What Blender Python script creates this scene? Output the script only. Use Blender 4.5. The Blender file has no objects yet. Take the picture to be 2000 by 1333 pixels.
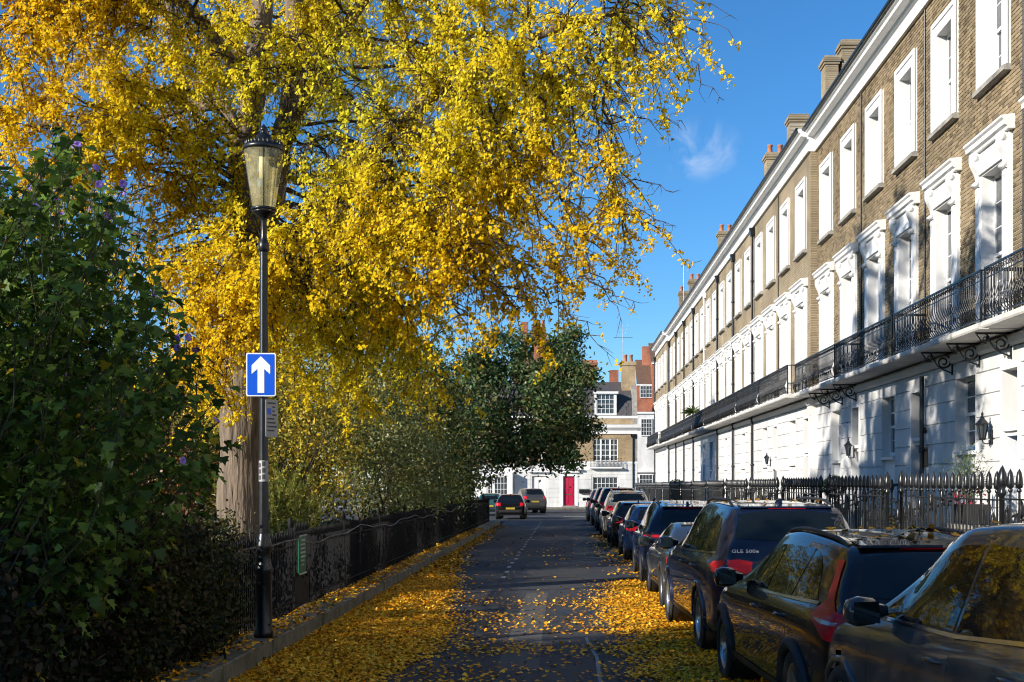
import bpy, bmesh, math, random
import numpy as np
from mathutils import Vector, Matrix
from mathutils.bvhtree import BVHTree
from mathutils.geometry import delaunay_2d_cdt

random.seed(7)
R = math.radians
scene = bpy.context.scene
COL = scene.collection

# ---------------------------------------------------------------- camera
FPX, VX, VY, CAMH = 2400.0, 1106.0, 940.0, 2.0      # focal length and vanishing point, in pixels of a 2000 px wide frame
cam = bpy.data.cameras.new('camera')
cam.sensor_width = 36.0
cam.lens = 36.0 * FPX / 2000.0
cam.shift_x = -(VX - 1000.0) / 2000.0
cam.shift_y = (VY - 666.5) / 2000.0
cam.clip_start = 0.05
cam.clip_end = 2000.0
camo = bpy.data.objects.new('camera', cam)
COL.objects.link(camo)
camo.location = (0, 0, CAMH)
camo.rotation_euler = (R(90), 0, 0)
cam.dof.use_dof = True
cam.dof.focus_distance = 17.0
cam.dof.aperture_fstop = 16.0
scene.camera = camo

# ---------------------------------------------------------------- sun and sky
SUN_EL = R(20.5)
SUN_PLAN = Vector((0.82, 0.57)).normalized()          # the way the light travels, seen from above
sun_dir = Vector((SUN_PLAN.x * math.cos(SUN_EL), SUN_PLAN.y * math.cos(SUN_EL), -math.sin(SUN_EL)))
sl = bpy.data.lights.new('sun', 'SUN')
sl.energy = 5.0
sl.angle = R(0.8)
sl.color = (1.0, 0.93, 0.82)
so = bpy.data.objects.new('sun', sl)
COL.objects.link(so)
so.location = (-30, -20, 30)
so.rotation_euler = sun_dir.to_track_quat('-Z', 'Y').to_euler()

world = bpy.data.worlds.new('World')
scene.world = world
world.use_nodes = True
wn, wl = world.node_tree.nodes, world.node_tree.links
wn.clear()
sky = wn.new('ShaderNodeTexSky')
sky.sky_type = 'NISHITA'
sky.sun_disc = False
sky.sun_elevation = SUN_EL
sky.sun_rotation = math.atan2(-SUN_PLAN.x, -SUN_PLAN.y)
sky.altitude = 0
sky.air_density = 1.0
sky.dust_density = 0.0
sky.ozone_density = 7.0
tc = wn.new('ShaderNodeTexCoord')
# one thin wisp of cloud
cd = Vector((262, 2400, 645)).normalized()
dist = wn.new('ShaderNodeVectorMath'); dist.operation = 'SUBTRACT'
dist.inputs[1].default_value = cd
wl.new(tc.outputs['Generated'], dist.inputs[0])
nz = wn.new('ShaderNodeTexNoise'); nz.inputs['Scale'].default_value = 22; nz.inputs['Detail'].default_value = 7; nz.inputs['Distortion'].default_value = 1.2
wl.new(tc.outputs['Generated'], nz.inputs['Vector'])
scl = wn.new('ShaderNodeVectorMath'); scl.operation = 'MULTIPLY'; scl.inputs[1].default_value = (26, 26, 34)
wl.new(dist.outputs[0], scl.inputs[0])
ln = wn.new('ShaderNodeVectorMath'); ln.operation = 'LENGTH'
wl.new(scl.outputs[0], ln.inputs[0])
mr = wn.new('ShaderNodeMapRange'); mr.interpolation_type = 'SMOOTHSTEP'
mr.inputs[1].default_value = 0.0; mr.inputs[2].default_value = 1.0; mr.inputs[3].default_value = 1.0; mr.inputs[4].default_value = 0.0
wl.new(ln.outputs['Value'], mr.inputs[0])
mr2 = wn.new('ShaderNodeMapRange'); mr2.interpolation_type = 'SMOOTHSTEP'
mr2.inputs[1].default_value = 0.44; mr2.inputs[2].default_value = 0.72; mr2.inputs[3].default_value = 0.0; mr2.inputs[4].default_value = 0.6
wl.new(nz.outputs['Fac'], mr2.inputs[0])
mu = wn.new('ShaderNodeMath'); mu.operation = 'MULTIPLY'
wl.new(mr.outputs[0], mu.inputs[0]); wl.new(mr2.outputs[0], mu.inputs[1])
mixc = wn.new('ShaderNodeMixRGB'); mixc.inputs['Color2'].default_value = (5.2, 5.6, 6.2, 1)
wl.new(mu.outputs[0], mixc.inputs['Fac']); hs = wn.new('ShaderNodeHueSaturation'); hs.inputs['Saturation'].default_value = 1.10; hs.inputs['Hue'].default_value = 0.498
wl.new(sky.outputs[0], hs.inputs['Color']); wl.new(hs.outputs[0], mixc.inputs['Color1'])
bg = wn.new('ShaderNodeBackground'); bg.inputs['Strength'].default_value = 0.108
wl.new(mixc.outputs[0], bg.inputs['Color'])
wo = wn.new('ShaderNodeOutputWorld'); wl.new(bg.outputs[0], wo.inputs['Surface'])

scene.view_settings.view_transform = 'Standard'
scene.view_settings.look = 'None'
scene.view_settings.exposure = 0.66
scene.view_settings.gamma = 1.0
scene.view_settings.use_curve_mapping = False
scene.render.engine = 'CYCLES'
scene.cycles.max_bounces = 4
scene.cycles.diffuse_bounces = 2
scene.cycles.glossy_bounces = 2
scene.cycles.transmission_bounces = 4
scene.cycles.transparent_max_bounces = 6
scene.cycles.caustics_reflective = False
scene.cycles.caustics_refractive = False
scene.cycles.use_denoising = True
scene.cycles.filter_width = 1.1
scene.cycles.use_adaptive_sampling = True
scene.cycles.adaptive_threshold = 0.035

# ---------------------------------------------------------------- helpers
def gz(y):
    """street level: it falls very gently away from the camera"""
    return -0.0037 * max(0.0, y - 10.0)

def W(px, py, y):
    """the point of the place at distance y that the photograph shows at (px, py)"""
    return Vector(((px - VX) * y / FPX, y, CAMH + (VY - py) * y / FPX))

def link(o, parent=None):
    COL.objects.link(o)
    if parent is not None:
        o.parent = parent
    return o

def tag(o, label=None, cat=None, group=None, kind=None):
    if label: o['label'] = label
    if cat: o['category'] = cat
    if group: o['group'] = group
    if kind: o['kind'] = kind
    return o

def empty(name, loc=(0, 0, 0), rz=0.0, label=None, cat=None, group=None):
    o = bpy.data.objects.new(name, None)
    o.empty_display_size = 0.2
    o.location = loc
    o.rotation_euler = (0, 0, rz)
    link(o)
    return tag(o, label, cat, group)

def inst(name, mesh, parent=None, loc=(0, 0, 0), rot=(0, 0, 0), sc=None):
    o = bpy.data.objects.new(name, mesh)
    o.location = loc
    o.rotation_euler = rot
    if sc is not None:
        o.scale = sc
    return link(o, parent)

class MB:
    """collects shapes for one mesh"""
    def __init__(s):
        s.v, s.f, s.sm = [], [], []
    def add(s, verts, faces, smooth=False):
        n = len(s.v)
        s.v += [tuple(p) for p in verts]
        s.f += [tuple(i + n for i in f) for f in faces]
        s.sm += [smooth] * len(faces)
        return s
    def box(s, x0, x1, y0, y1, z0, z1):
        v = [(x0, y0, z0), (x1, y0, z0), (x1, y1, z0), (x0, y1, z0), (x0, y0, z1), (x1, y0, z1), (x1, y1, z1), (x0, y1, z1)]
        return s.add(v, [(3, 2, 1, 0), (4, 5, 6, 7), (0, 1, 5, 4), (1, 2, 6, 5), (2, 3, 7, 6), (3, 0, 4, 7)])
    def cbox(s, x0, x1, y0, y1, z0, z1, b=0.01):
        """box with its long edges chamfered"""
        b = min(b, (x1 - x0) * .4, (y1 - y0) * .4, (z1 - z0) * .4)
        bm = bmesh.new()
        bmesh.ops.create_cube(bm, size=1.0)
        for q in bm.verts:
            q.co = Vector(((x0 + x1) / 2 + q.co.x * (x1 - x0), (y0 + y1) / 2 + q.co.y * (y1 - y0), (z0 + z1) / 2 + q.co.z * (z1 - z0)))
        bmesh.ops.bevel(bm, geom=bm.edges[:], offset=b, segments=1, affect='EDGES')
        bm.verts.index_update()
        s.add([q.co[:] for q in bm.verts], [[q.index for q in f.verts] for f in bm.faces])
        bm.free()
        return s
    def prism(s, pts, axis, a, b):
        """extrude a closed outline along x, y or z from a to b"""
        n = len(pts)
        def P(p, t):
            return {'x': (t, p[0], p[1]), 'y': (p[0], t, p[1]), 'z': (p[0], p[1], t)}[axis]
        v = [P(p, a) for p in pts] + [P(p, b) for p in pts]
        f = [tuple(range(n - 1, -1, -1)), tuple(range(n, 2 * n))]
        f += [(i, (i + 1) % n, (i + 1) % n + n, i + n) for i in range(n)]
        return s.add(v, f)
    def tube(s, pts, r, n=6, cap=True, smooth=True):
        pts = [Vector(p) for p in pts]
        m = len(pts)
        rs = r if isinstance(r, (list, tuple)) else [r] * m
        v = []
        up = None
        for i, p in enumerate(pts):
            t = (pts[min(i + 1, m - 1)] - pts[max(i - 1, 0)])
            t = t.normalized() if t.length > 1e-9 else Vector((0, 0, 1))
            if up is None:
                up = Vector((1, 0, 0)) if abs(t.x) < 0.8 else Vector((0, 1, 0))
            a = (up - t * up.dot(t))
            if a.length < 1e-6:
                a = t.orthogonal()
            a.normalize(); up = a
            b = t.cross(a)
            for k in range(n):
                q = 2 * math.pi * k / n
                v.append(p + (a * math.cos(q) + b * math.sin(q)) * rs[i])
        f = []
        for i in range(m - 1):
            for k in range(n):
                k2 = (k + 1) % n
                f.append((i * n + k, i * n + k2, (i + 1) * n + k2, (i + 1) * n + k))
        s.add(v, f, smooth)
        if cap:
            s.add([v[k] for k in range(n)][::-1], [tuple(range(n))])
            s.add([v[(m - 1) * n + k] for k in range(n)], [tuple(range(n))])
        return s
    def lathe(s, prof, n=16, c=(0, 0, 0), smooth=True, axis='z'):
        v, f = [], []
        for (r, h) in prof:
            for k in range(n):
                q = 2 * math.pi * k / n
                a, b = r * math.cos(q), r * math.sin(q)
                v.append((c[0] + a, c[1] + b, c[2] + h) if axis == 'z' else (c[0] + h, c[1] + a, c[2] + b))
        for i in range(len(prof) - 1):
            for k in range(n):
                k2 = (k + 1) % n
                q = (i * n + k, i * n + k2, (i + 1) * n + k2, (i + 1) * n + k)
                f.append(q if axis == 'z' else q)
        return s.add(v, f, smooth)
    def mesh(s, name, mat):
        me = bpy.data.meshes.new(name)
        me.from_pydata(s.v, [], s.f)
        if any(s.sm):
            me.polygons.foreach_set('use_smooth', s.sm)
        me.materials.append(mat)
        me.update()
        return me
    def build(s, name, mat, parent=None, loc=(0, 0, 0), rot=(0, 0, 0)):
        return inst(name, s.mesh(name, mat), parent, loc, rot)

_font_cache = {}
def text_mesh(txt, size, mat, extrude=0.002):
    cu = bpy.data.curves.new('lettering', 'FONT')
    cu.body = txt; cu.size = size; cu.extrude = extrude; cu.align_x = 'CENTER'; cu.align_y = 'CENTER'
    o = bpy.data.objects.new('lettering', cu)
    COL.objects.link(o)
    dg = bpy.context.evaluated_depsgraph_get()
    me = bpy.data.meshes.new_from_object(o.evaluated_get(dg))
    bpy.data.objects.remove(o)
    me.materials.clear(); me.materials.append(mat)
    return me

# ---------------------------------------------------------------- materials
def nodes_of(name):
    m = bpy.data.materials.new(name)
    m.use_nodes = True
    nt = m.node_tree
    return m, nt.nodes, nt.links, nt.nodes['Principled BSDF']

def M(name, base, rough=0.6, metal=0.0, var=0.2, scale=3.0, stretch=(1, 1, 1), bump=0.0, bscale=60.0, coat=0.0, spec=0.5, hue=None, bdist=0.01):
    """painted / stone / metal surface with uneven tone, roughness and a fine relief"""
    m, N, L, b = nodes_of(name)
    g = N.new('ShaderNodeNewGeometry')
    mp = N.new('ShaderNodeMapping'); mp.inputs['Scale'].default_value = stretch
    L.new(g.outputs['Position'], mp.inputs['Vector'])
    n1 = N.new('ShaderNodeTexNoise'); n1.inputs['Scale'].default_value = scale; n1.inputs['Detail'].default_value = 6; n1.inputs['Roughness'].default_value = 0.65
    L.new(mp.outputs[0], n1.inputs['Vector'])
    rmp = N.new('ShaderNodeMapRange')
    rmp.inputs[1].default_value = 0.3; rmp.inputs[2].default_value = 0.7
    rmp.inputs[3].default_value = 0.0; rmp.inputs[4].default_value = 1.0
    L.new(n1.outputs['Fac'], rmp.inputs[0])
    mx = N.new('ShaderNodeMixRGB')
    d = hue or tuple(c * (1 - var) for c in base)
    mx.inputs['Color1'].default_value = (*d, 1)
    mx.inputs['Color2'].default_value = (*[min(1, c * (1 + var * 0.35)) for c in base], 1)
    L.new(rmp.outputs[0], mx.inputs['Fac'])
    L.new(mx.outputs[0], b.inputs['Base Color'])
    b.inputs['Metallic'].default_value = metal
    b.inputs['Specular IOR Level'].default_value = spec
    b.inputs['Coat Weight'].default_value = coat
    b.inputs['Coat Roughness'].default_value = 0.02
    rr = N.new('ShaderNodeMapRange')
    rr.inputs[3].default_value = max(0.02, rough * 0.8); rr.inputs[4].default_value = min(1, rough * 1.2)
    L.new(n1.outputs['Fac'], rr.inputs[0]); L.new(rr.outputs[0], b.inputs['Roughness'])
    if bump:
        n2 = N.new('ShaderNodeTexNoise'); n2.inputs['Scale'].default_value = bscale; n2.inputs['Detail'].default_value = 4
        L.new(mp.outputs[0], n2.inputs['Vector'])
        bp = N.new('ShaderNodeBump'); bp.inputs['Strength'].default_value = bump; bp.inputs['Distance'].default_value = bdist
        L.new(n2.outputs['Fac'], bp.inputs['Height']); L.new(bp.outputs[0], b.inputs['Normal'])
    return m

def brick_material(name, c1, c2, mortar, per_brick=False, axis='yz'):
    """London stock brick; laid by texture, or one tone per brick when the bricks are modelled"""
    m, N, L, b = nodes_of(name)
    g = N.new('ShaderNodeNewGeometry')
    if per_brick:
        oi = N.new('ShaderNodeObjectInfo')
        ad = N.new('ShaderNodeMath'); ad.operation = 'ADD'
        L.new(g.outputs['Random Per Island'], ad.inputs[0]); L.new(oi.outputs['Random'], ad.inputs[1])
        fr = N.new('ShaderNodeMath'); fr.operation = 'FRACT'; L.new(ad.outputs[0], fr.inputs[0])
        cr = N.new('ShaderNodeValToRGB')
        e = cr.color_ramp.elements
        e[0].position = 0.0; e[0].color = (*[x * 0.55 for x in c2], 1)
        e[1].position = 1.0; e[1].color = (*c1, 1)
        a = e.new(0.3); a.color = (*c2, 1)
        a = e.new(0.65); a.color = (*[x * 0.85 for x in c1], 1)
        L.new(fr.outputs[0], cr.inputs[0])
        col = cr.outputs[0]
        fac = None
    else:
        sep = N.new('ShaderNodeSeparateXYZ'); L.new(g.outputs['Position'], sep.inputs[0])
        cmb = N.new('ShaderNodeCombineXYZ')
        L.new(sep.outputs[{'x': 0, 'y': 1}[axis[0]]], cmb.inputs[0]); L.new(sep.outputs[2], cmb.inputs[1])
        bt = N.new('ShaderNodeTexBrick')
        bt.inputs['Scale'].default_value = 1.0
        bt.inputs['Brick Width'].default_value = 0.225; bt.inputs['Row Height'].default_value = 0.075
        bt.inputs['Mortar Size'].default_value = 0.008; bt.inputs['Bias'].default_value = -0.1
        bt.inputs['Color1'].default_value = (*c1, 1); bt.inputs['Color2'].default_value = (*c2, 1); bt.inputs['Mortar'].default_value = (*mortar, 1)
        L.new(cmb.outputs[0], bt.inputs['Vector'])
        col = bt.outputs['Color']; fac = bt.outputs['Fac']
    n1 = N.new('ShaderNodeTexNoise'); n1.inputs['Scale'].default_value = 0.5; n1.inputs['Detail'].default_value = 8; n1.inputs['Roughness'].default_value = 0.7
    L.new(g.outputs['Position'], n1.inputs['Vector'])
    mr_ = N.new('ShaderNodeMapRange'); mr_.inputs[1].default_value = 0.35; mr_.inputs[2].default_value = 0.7; mr_.inputs[3].default_value = 0.6; mr_.inputs[4].default_value = 1.2
    L.new(n1.outputs['Fac'], mr_.inputs[0])
    mm = N.new('ShaderNodeMixRGB'); mm.blend_type = 'MULTIPLY'; mm.inputs['Fac'].default_value = 1.0
    L.new(col, mm.inputs['Color1']); L.new(mr_.outputs[0], mm.inputs['Color2'])
    L.new(mm.outputs[0], b.inputs['Base Color'])
    b.inputs['Roughness'].default_value = 0.9
    b.inputs['Specular IOR Level'].default_value = 0.2
    n2 = N.new('ShaderNodeTexNoise'); n2.inputs['Scale'].default_value = 90; n2.inputs['Detail'].default_value = 3
    L.new(g.outputs['Position'], n2.inputs['Vector'])
    bp = N.new('ShaderNodeBump'); bp.inputs['Strength'].default_value = 0.5; bp.inputs['Distance'].default_value = 0.006
    if fac is not None:
        sb = N.new('ShaderNodeMath'); sb.operation = 'SUBTRACT'
        L.new(n2.outputs['Fac'], sb.inputs[0]); L.new(fac, sb.inputs[1]); L.new(sb.outputs[0], bp.inputs['Height'])
    else:
        L.new(n2.outputs['Fac'], bp.inputs['Height'])
    L.new(bp.outputs[0], b.inputs['Normal'])
    return m

def leaf_material(name, trans=0.35, gloss=0.05, attr='leaf_colour'):
    """thin leaf: colour per leaf, some of the light comes through, a faint sheen"""
    m = bpy.data.materials.new(name)
    m.use_nodes = True
    N, L = m.node_tree.nodes, m.node_tree.links
    N.clear()
    out = N.new('ShaderNodeOutputMaterial')
    at = N.new('ShaderNodeAttribute'); at.attribute_name = attr
    d = N.new('ShaderNodeBsdfDiffuse'); L.new(at.outputs['Color'], d.inputs['Color'])
    last = d
    if trans > 0:
        t = N.new('ShaderNodeBsdfTranslucent'); L.new(at.outputs['Color'], t.inputs['Color'])
        mx = N.new('ShaderNodeMixShader'); mx.inputs[0].default_value = trans
        L.new(d.outputs[0], mx.inputs[1]); L.new(t.outputs[0], mx.inputs[2])
        last = mx
    if gloss > 0:
        gl_ = N.new('ShaderNodeBsdfGlossy'); gl_.inputs['Roughness'].default_value = 0.42
        mg = N.new('ShaderNodeMixShader'); mg.inputs[0].default_value = gloss
        L.new(last.outputs[0], mg.inputs[1]); L.new(gl_.outputs[0], mg.inputs[2])
        last = mg
    L.new(last.outputs[0], out.inputs['Surface'])
    return m

def glass_material(name, tint, rough=0.03, spec=0.6):
    m, N, L, b = nodes_of(name)
    b.inputs['Base Color'].default_value = (*tint, 1)
    b.inputs['Specular IOR Level'].default_value = spec
    b.inputs['IOR'].default_value = 1.52
    g = N.new('ShaderNodeNewGeometry')
    n = N.new('ShaderNodeTexNoise'); n.inputs['Scale'].default_value = 1.3; n.inputs['Detail'].default_value = 2
    L.new(g.outputs['Position'], n.inputs['Vector'])
    mr_ = N.new('ShaderNodeMapRange'); mr_.inputs[3].default_value = rough; mr_.inputs[4].default_value = rough * 2.5
    L.new(n.outputs['Fac'], mr_.inputs[0]); L.new(mr_.outputs[0], b.inputs['Roughness'])
    bp = N.new('ShaderNodeBump'); bp.inputs['Strength'].default_value = 0.03; bp.inputs['Distance'].default_value = 0.02
    L.new(n.outputs['Fac'], bp.inputs['Height']); L.new(bp.outputs[0], b.inputs['Normal'])
    return m

MT = {}
MT['stucco'] = M('white_stucco', (0.67, 0.665, 0.65), 0.55, var=0.26, scale=1.4, stretch=(1, 1, 0.3), bump=0.08, bscale=40)
MT['white'] = M('white_paint', (0.74, 0.735, 0.72), 0.42, var=0.12, scale=2.0, stretch=(1, 1, 0.4), bump=0.04, bscale=60)
MT['sash'] = M('sash_paint', (0.78, 0.78, 0.77), 0.4, var=0.06)
MT['brick_tex'] = brick_material('stock_brick', (0.31, 0.235, 0.138), (0.23, 0.17, 0.098), (0.42, 0.38, 0.30))
MT['brick_x'] = brick_material('stock_brick_front', (0.40, 0.27, 0.13), (0.31, 0.205, 0.098), (0.42, 0.38, 0.30), axis='xz')
MT['brick_one'] = brick_material('stock_brick_single', (0.335, 0.255, 0.155), (0.245, 0.182, 0.108), (0.3, 0.27, 0.2), per_brick=True)
MT['mortar'] = M('lime_mortar', (0.46, 0.42, 0.33), 0.95, var=0.3, scale=4, bump=0.3)
MT['red_brick'] = brick_material('red_brick', (0.42, 0.12, 0.055), (0.33, 0.09, 0.045), (0.35, 0.25, 0.2), axis='xz')
MT['slate'] = M('roof_slate', (0.085, 0.078, 0.08), 0.7, var=0.4, scale=6, bump=0.3, bscale=30)
MT['tile'] = M('roof_tile', (0.15, 0.09, 0.06), 0.8, var=0.4, scale=5, bump=0.3, bscale=30)
MT['lead'] = M('lead_sheet', (0.24, 0.26, 0.28), 0.6, var=0.25, scale=2)
MT['iron'] = M('black_iron_paint', (0.010, 0.011, 0.013), 0.30, var=0.4, scale=8, bump=0.1, bscale=120)
MT['iron_matt'] = M('weathered_black_iron', (0.009, 0.009, 0.010), 0.7, var=0.4, scale=8, spec=0.2)
MT['stone'] = M('weathered_stone', (0.33, 0.31, 0.27), 0.85, var=0.5, scale=3, bump=0.4, bscale=50)
MT['soffit'] = M('weathered_soffit', (0.62, 0.60, 0.56), 0.8, var=0.25, scale=2, bump=0.2)
MT['terracotta'] = M('terracotta', (0.40, 0.16, 0.08), 0.8, var=0.3)
MT['pane'] = glass_material('window_glass', (0.05, 0.06, 0.07))
MT['blind'] = M('pale_blind', (0.62, 0.60, 0.55), 0.8, var=0.05)
MT['door_blue'] = M('blue_gloss_door', (0.03, 0.12, 0.30), 0.25, var=0.1, coat=0.4)
MT['door_red'] = M('crimson_gloss_door', (0.42, 0.010, 0.05), 0.3, var=0.1, coat=0.4)
MT['door_black'] = M('black_gloss_door', (0.012, 0.012, 0.014), 0.25, var=0.2, coat=0.4)
MT['door_white'] = M('white_gloss_door', (0.75, 0.74, 0.72), 0.3, var=0.06, coat=0.3)
MT['brass'] = M('brass', (0.6, 0.42, 0.15), 0.3, metal=1.0, var=0.2)
MT['bronze'] = M('bronze_plate', (0.16, 0.10, 0.05), 0.45, metal=0.4, var=0.2)
MT['bark'] = M('ginkgo_bark', (0.20, 0.15, 0.105), 0.95, var=0.7, scale=8, stretch=(1, 1, 0.16), bump=1.0, bscale=14, bdist=0.06)
MT['twig'] = M('twig_bark', (0.07, 0.05, 0.035), 0.9, var=0.4, scale=9)
MT['ginkgo'] = leaf_material('ginkgo_leaf', 0.48, 0.0)
MT['leaf'] = leaf_material('green_leaf', 0.30, 0.022)
MT['litter'] = leaf_material('fallen_leaf', 0.0, 0.03)
MT['petal'] = leaf_material('petal', 0.3, 0.0)

# ================================================================ the setting
KERB_X = -3.34          # face of the garden kerb
FENCE_X = -3.82
RKERB = 3.72            # kerb of the right-hand pavement
RAIL_X = 5.6
END_Y = 101.5           # the street ends at the cross street's far pavement

def strip(name, x0, x1, ys, dz, mat, nx=1, kind='structure'):
    """a sheet that follows the fall of the street"""
    v, f = [], []
    for y in ys:
        for i in range(nx + 1):
            v.append((x0 + (x1 - x0) * i / nx, y, gz(y) + dz))
    for j in range(len(ys) - 1):
        for i in range(nx):
            a = j * (nx + 1) + i
            f.append((a, a + 1, a + nx + 2, a + nx + 1))
    o = MB().add(v, f).build(name, mat)
    return tag(o, kind=kind)

MT['soil'] = M('garden_soil', (0.045, 0.034, 0.022), 0.95, var=0.5, scale=2, bump=0.8, bscale=12, hue=(0.02, 0.026, 0.01))
MT['earth'] = M('distant_ground', (0.08, 0.075, 0.065), 0.95, var=0.3, scale=0.3)
MT['paving'] = M('paving_stone', (0.26, 0.245, 0.22), 0.85, var=0.3, scale=2, bump=0.3, bscale=40)
MT['granite'] = M('granite_kerb', (0.17, 0.155, 0.125), 0.85, var=0.6, scale=4, bump=0.6, bscale=30, hue=(0.055, 0.062, 0.03))
MT['roadpaint'] = M('worn_road_paint', (0.55, 0.54, 0.50), 0.8, var=0.5, scale=14, hue=(0.12, 0.12, 0.11))

def asphalt():
    m, N, L, b = nodes_of('worn_asphalt')
    g = N.new('ShaderNodeNewGeometry')
    n1 = N.new('ShaderNodeTexNoise'); n1.inputs['Scale'].default_value = 0.35; n1.inputs['Detail'].default_value = 6
    mp = N.new('ShaderNodeMapping'); mp.inputs['Scale'].default_value = (1.6, 0.45, 1); L.new(g.outputs['Position'], mp.inputs['Vector'])
    L.new(mp.outputs[0], n1.inputs['Vector'])
    n2 = N.new('ShaderNodeTexNoise'); n2.inputs['Scale'].default_value = 120; n2.inputs['Detail'].default_value = 2
    L.new(g.outputs['Position'], n2.inputs['Vector'])
    cr = N.new('ShaderNodeValToRGB'); e = cr.color_ramp.elements
    e[0].position = 0.35; e[0].color = (0.030, 0.031, 0.035, 1); e[1].position = 0.7; e[1].color = (0.062, 0.062, 0.066, 1)
    L.new(n1.outputs['Fac'], cr.inputs[0])
    mx = N.new('ShaderNodeMixRGB'); mx.blend_type = 'OVERLAY'; mx.inputs['Fac'].default_value = 0.55
    L.new(cr.outputs[0], mx.inputs['Color1']); L.new(n2.outputs['Fac'], mx.inputs['Color2'])
    L.new(mx.outputs[0], b.inputs['Base Color'])
    b.inputs['Roughness'].default_value = 0.78
    b.inputs['Specular IOR Level'].default_value = 0.35
    bp = N.new('ShaderNodeBump'); bp.inputs['Strength'].default_value = 0.6; bp.inputs['Distance'].default_value = 0.006
    L.new(n2.outputs['Fac'], bp.inputs['Height']); L.new(bp.outputs[0], b.inputs['Normal'])
    return m
MT['asphalt'] = asphalt()

ys_long = [-40, 0, 10] + [10 + 5 * i for i in range(1, 19)] + [END_Y]
g = MB().add([(-700, -300, -1.2), (700, -300, -1.2), (700, 900, -1.2), (-700, 900, -1.2)], [(0, 1, 2, 3)]).build('ground', MT['earth']); tag(g, kind='structure')
strip('road', KERB_X, RKERB, ys_long, 0.0, MT['asphalt'], 8)
strip('cross_street', -60, KERB_X, [66, 80, 101.5], -0.002, MT['asphalt'])
strip('cross_street_right', RKERB, 6.9, [99.4, END_Y], -0.004, MT['asphalt'])
strip('garden_ground', -60, FENCE_X - 0.35, [-40, 0, 10, 20, 30, 40, 50, 62], 0.2, MT['soil'], 6)
strip('pavement', RKERB + 0.16, RAIL_X + 0.1, [-20, 0, 10] + [10 + 5 * i for i in range(1, 18)] + [99.3], 0.125, MT['paving'])
strip('front_areas', RAIL_X + 0.1, 7.9, [-10, 0, 10] + [10 + 5 * i for i in range(1, 18)] + [99.0], 0.10, MT['paving'])
strip('far_pavement', -40, 30, [END_Y, 104.0, 112], 0.12, MT['paving'])
# garden kerb: narrow stone ledge with single kerb stones in front
strip('garden_ledge', FENCE_X - 0.36, KERB_X - 0.02, [-40, 0, 10] + [10 + 4 * i for i in range(1, 14)], 0.165, MT['granite'])
kerb = empty('garden_kerb', (KERB_X, 0, 0)); tag(kerb, kind='structure')
rnd = random.Random(3)
y = 5.0
while y < 61.5:
    l = rnd.uniform(0.75, 1.25)
    w, h = rnd.uniform(0.22, 0.26), rnd.uniform(0.19, 0.225)
    mb = MB().cbox(-w, 0, 0, l - rnd.uniform(0.012, 0.03), -0.1, h, 0.018)
    o = mb.build('kerb_stone', MT['granite'], kerb, (rnd.uniform(-0.012, 0.012), y, gz(y)), (rnd.uniform(-.008, .008), rnd.uniform(-.02, .02), rnd.uniform(-.008, .008)))
    y += l
rk = empty('pavement_kerb', (RKERB, 0, 0)); tag(rk, kind='structure')
kmesh = MB().cbox(0, 0.17, 0, 0.97, -0.1, 0.13, 0.02).mesh('kerb_stone', MT['granite'])
for i in range(92):
    inst('kerb_stone', kmesh, rk, (0, 6 + i, gz(6 + i)))
fk = empty('far_kerb', (0, END_Y, gz(END_Y))); tag(fk, kind='structure')
for i in range(20):
    inst('kerb_stone', kmesh, fk, (-8 + i, -0.005, 0), (0, 0, R(-90)))
# bay line: short worn dashes, and faint older marks
mk = empty('road_marking', (0, 0, 0)); tag(mk, kind='structure')
dm = MB().add([(-0.045, 0, 0), (0.045, 0, 0), (0.045, 0.55, 0), (-0.045, 0.55, 0)], [(0, 1, 2, 3)]).mesh('dash', MT['roadpaint'])
yy = 26.0
while yy < 66:
    inst('dash', dm, mk, (-1.36 + 0.02 * math.sin(yy), yy, gz(yy) + 0.004))
    yy += 1.65
MB().add([(-0.2, 78, gz(78) + .005), (1.7, 78, gz(78) + .005), (1.7, 78.9, gz(78.9) + .005), (-0.2, 78.9, gz(78.9) + .005)], [(0, 1, 2, 3)]).build('junction_mark', MT['roadpaint'], mk)
# patched tarmac and iron covers
MT['patch_dark'] = M('newer_tarmac', (0.034, 0.034, 0.037), 0.85, var=0.3, scale=30, bump=0.5, bscale=120)
MT['patch_pale'] = M('older_tarmac', (0.085, 0.083, 0.080), 0.85, var=0.35, scale=25, bump=0.5, bscale=120)
MT['cover'] = M('iron_cover', (0.06, 0.055, 0.05), 0.5, metal=0.5, var=0.4, scale=20, bump=0.6, bscale=90)
for (x0, x1, y0, y1, m_) in ((-0.9, 0.55, 24.5, 31.0, 'patch_dark'), (-0.75, -0.3, 13.0, 22.5, 'patch_pale'), (0.2, 1.15, 35.0, 47.0, 'patch_pale'), (-1.1, 0.0, 50.0, 63.0, 'patch_dark')):
    v = [(x0, y0, gz(y0) + .003), (x1, y0, gz(y0) + .003), (x1 - .03, y1, gz(y1) + .003), (x0 + .04, y1, gz(y1) + .003)]
    tag(MB().add(v, [(0, 1, 2, 3)]).build('road_patch', MT[m_]), kind='structure')
for (x0, y0, w, l) in ((-0.15, 18.6, .6, .6), (0.5, 33.0, .6, .45)):
    cv = MB().box(x0, x0 + w, y0, y0 + l, gz(y0) - .02, gz(y0) + .007)
    for i in range(5):
        cv.box(x0 + .05 + i * (w - .1) / 5, x0 + .05 + (i + .7) * (w - .1) / 5, y0 + .05, y0 + l - .05, gz(y0) + .007, gz(y0) + .011)
    tag(cv.build('manhole_cover', MT['cover']), 'square iron cover set in the road ' + ('near the camera' if y0 < 20 else 'beside the mid-row cars'), 'manhole cover')
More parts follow.
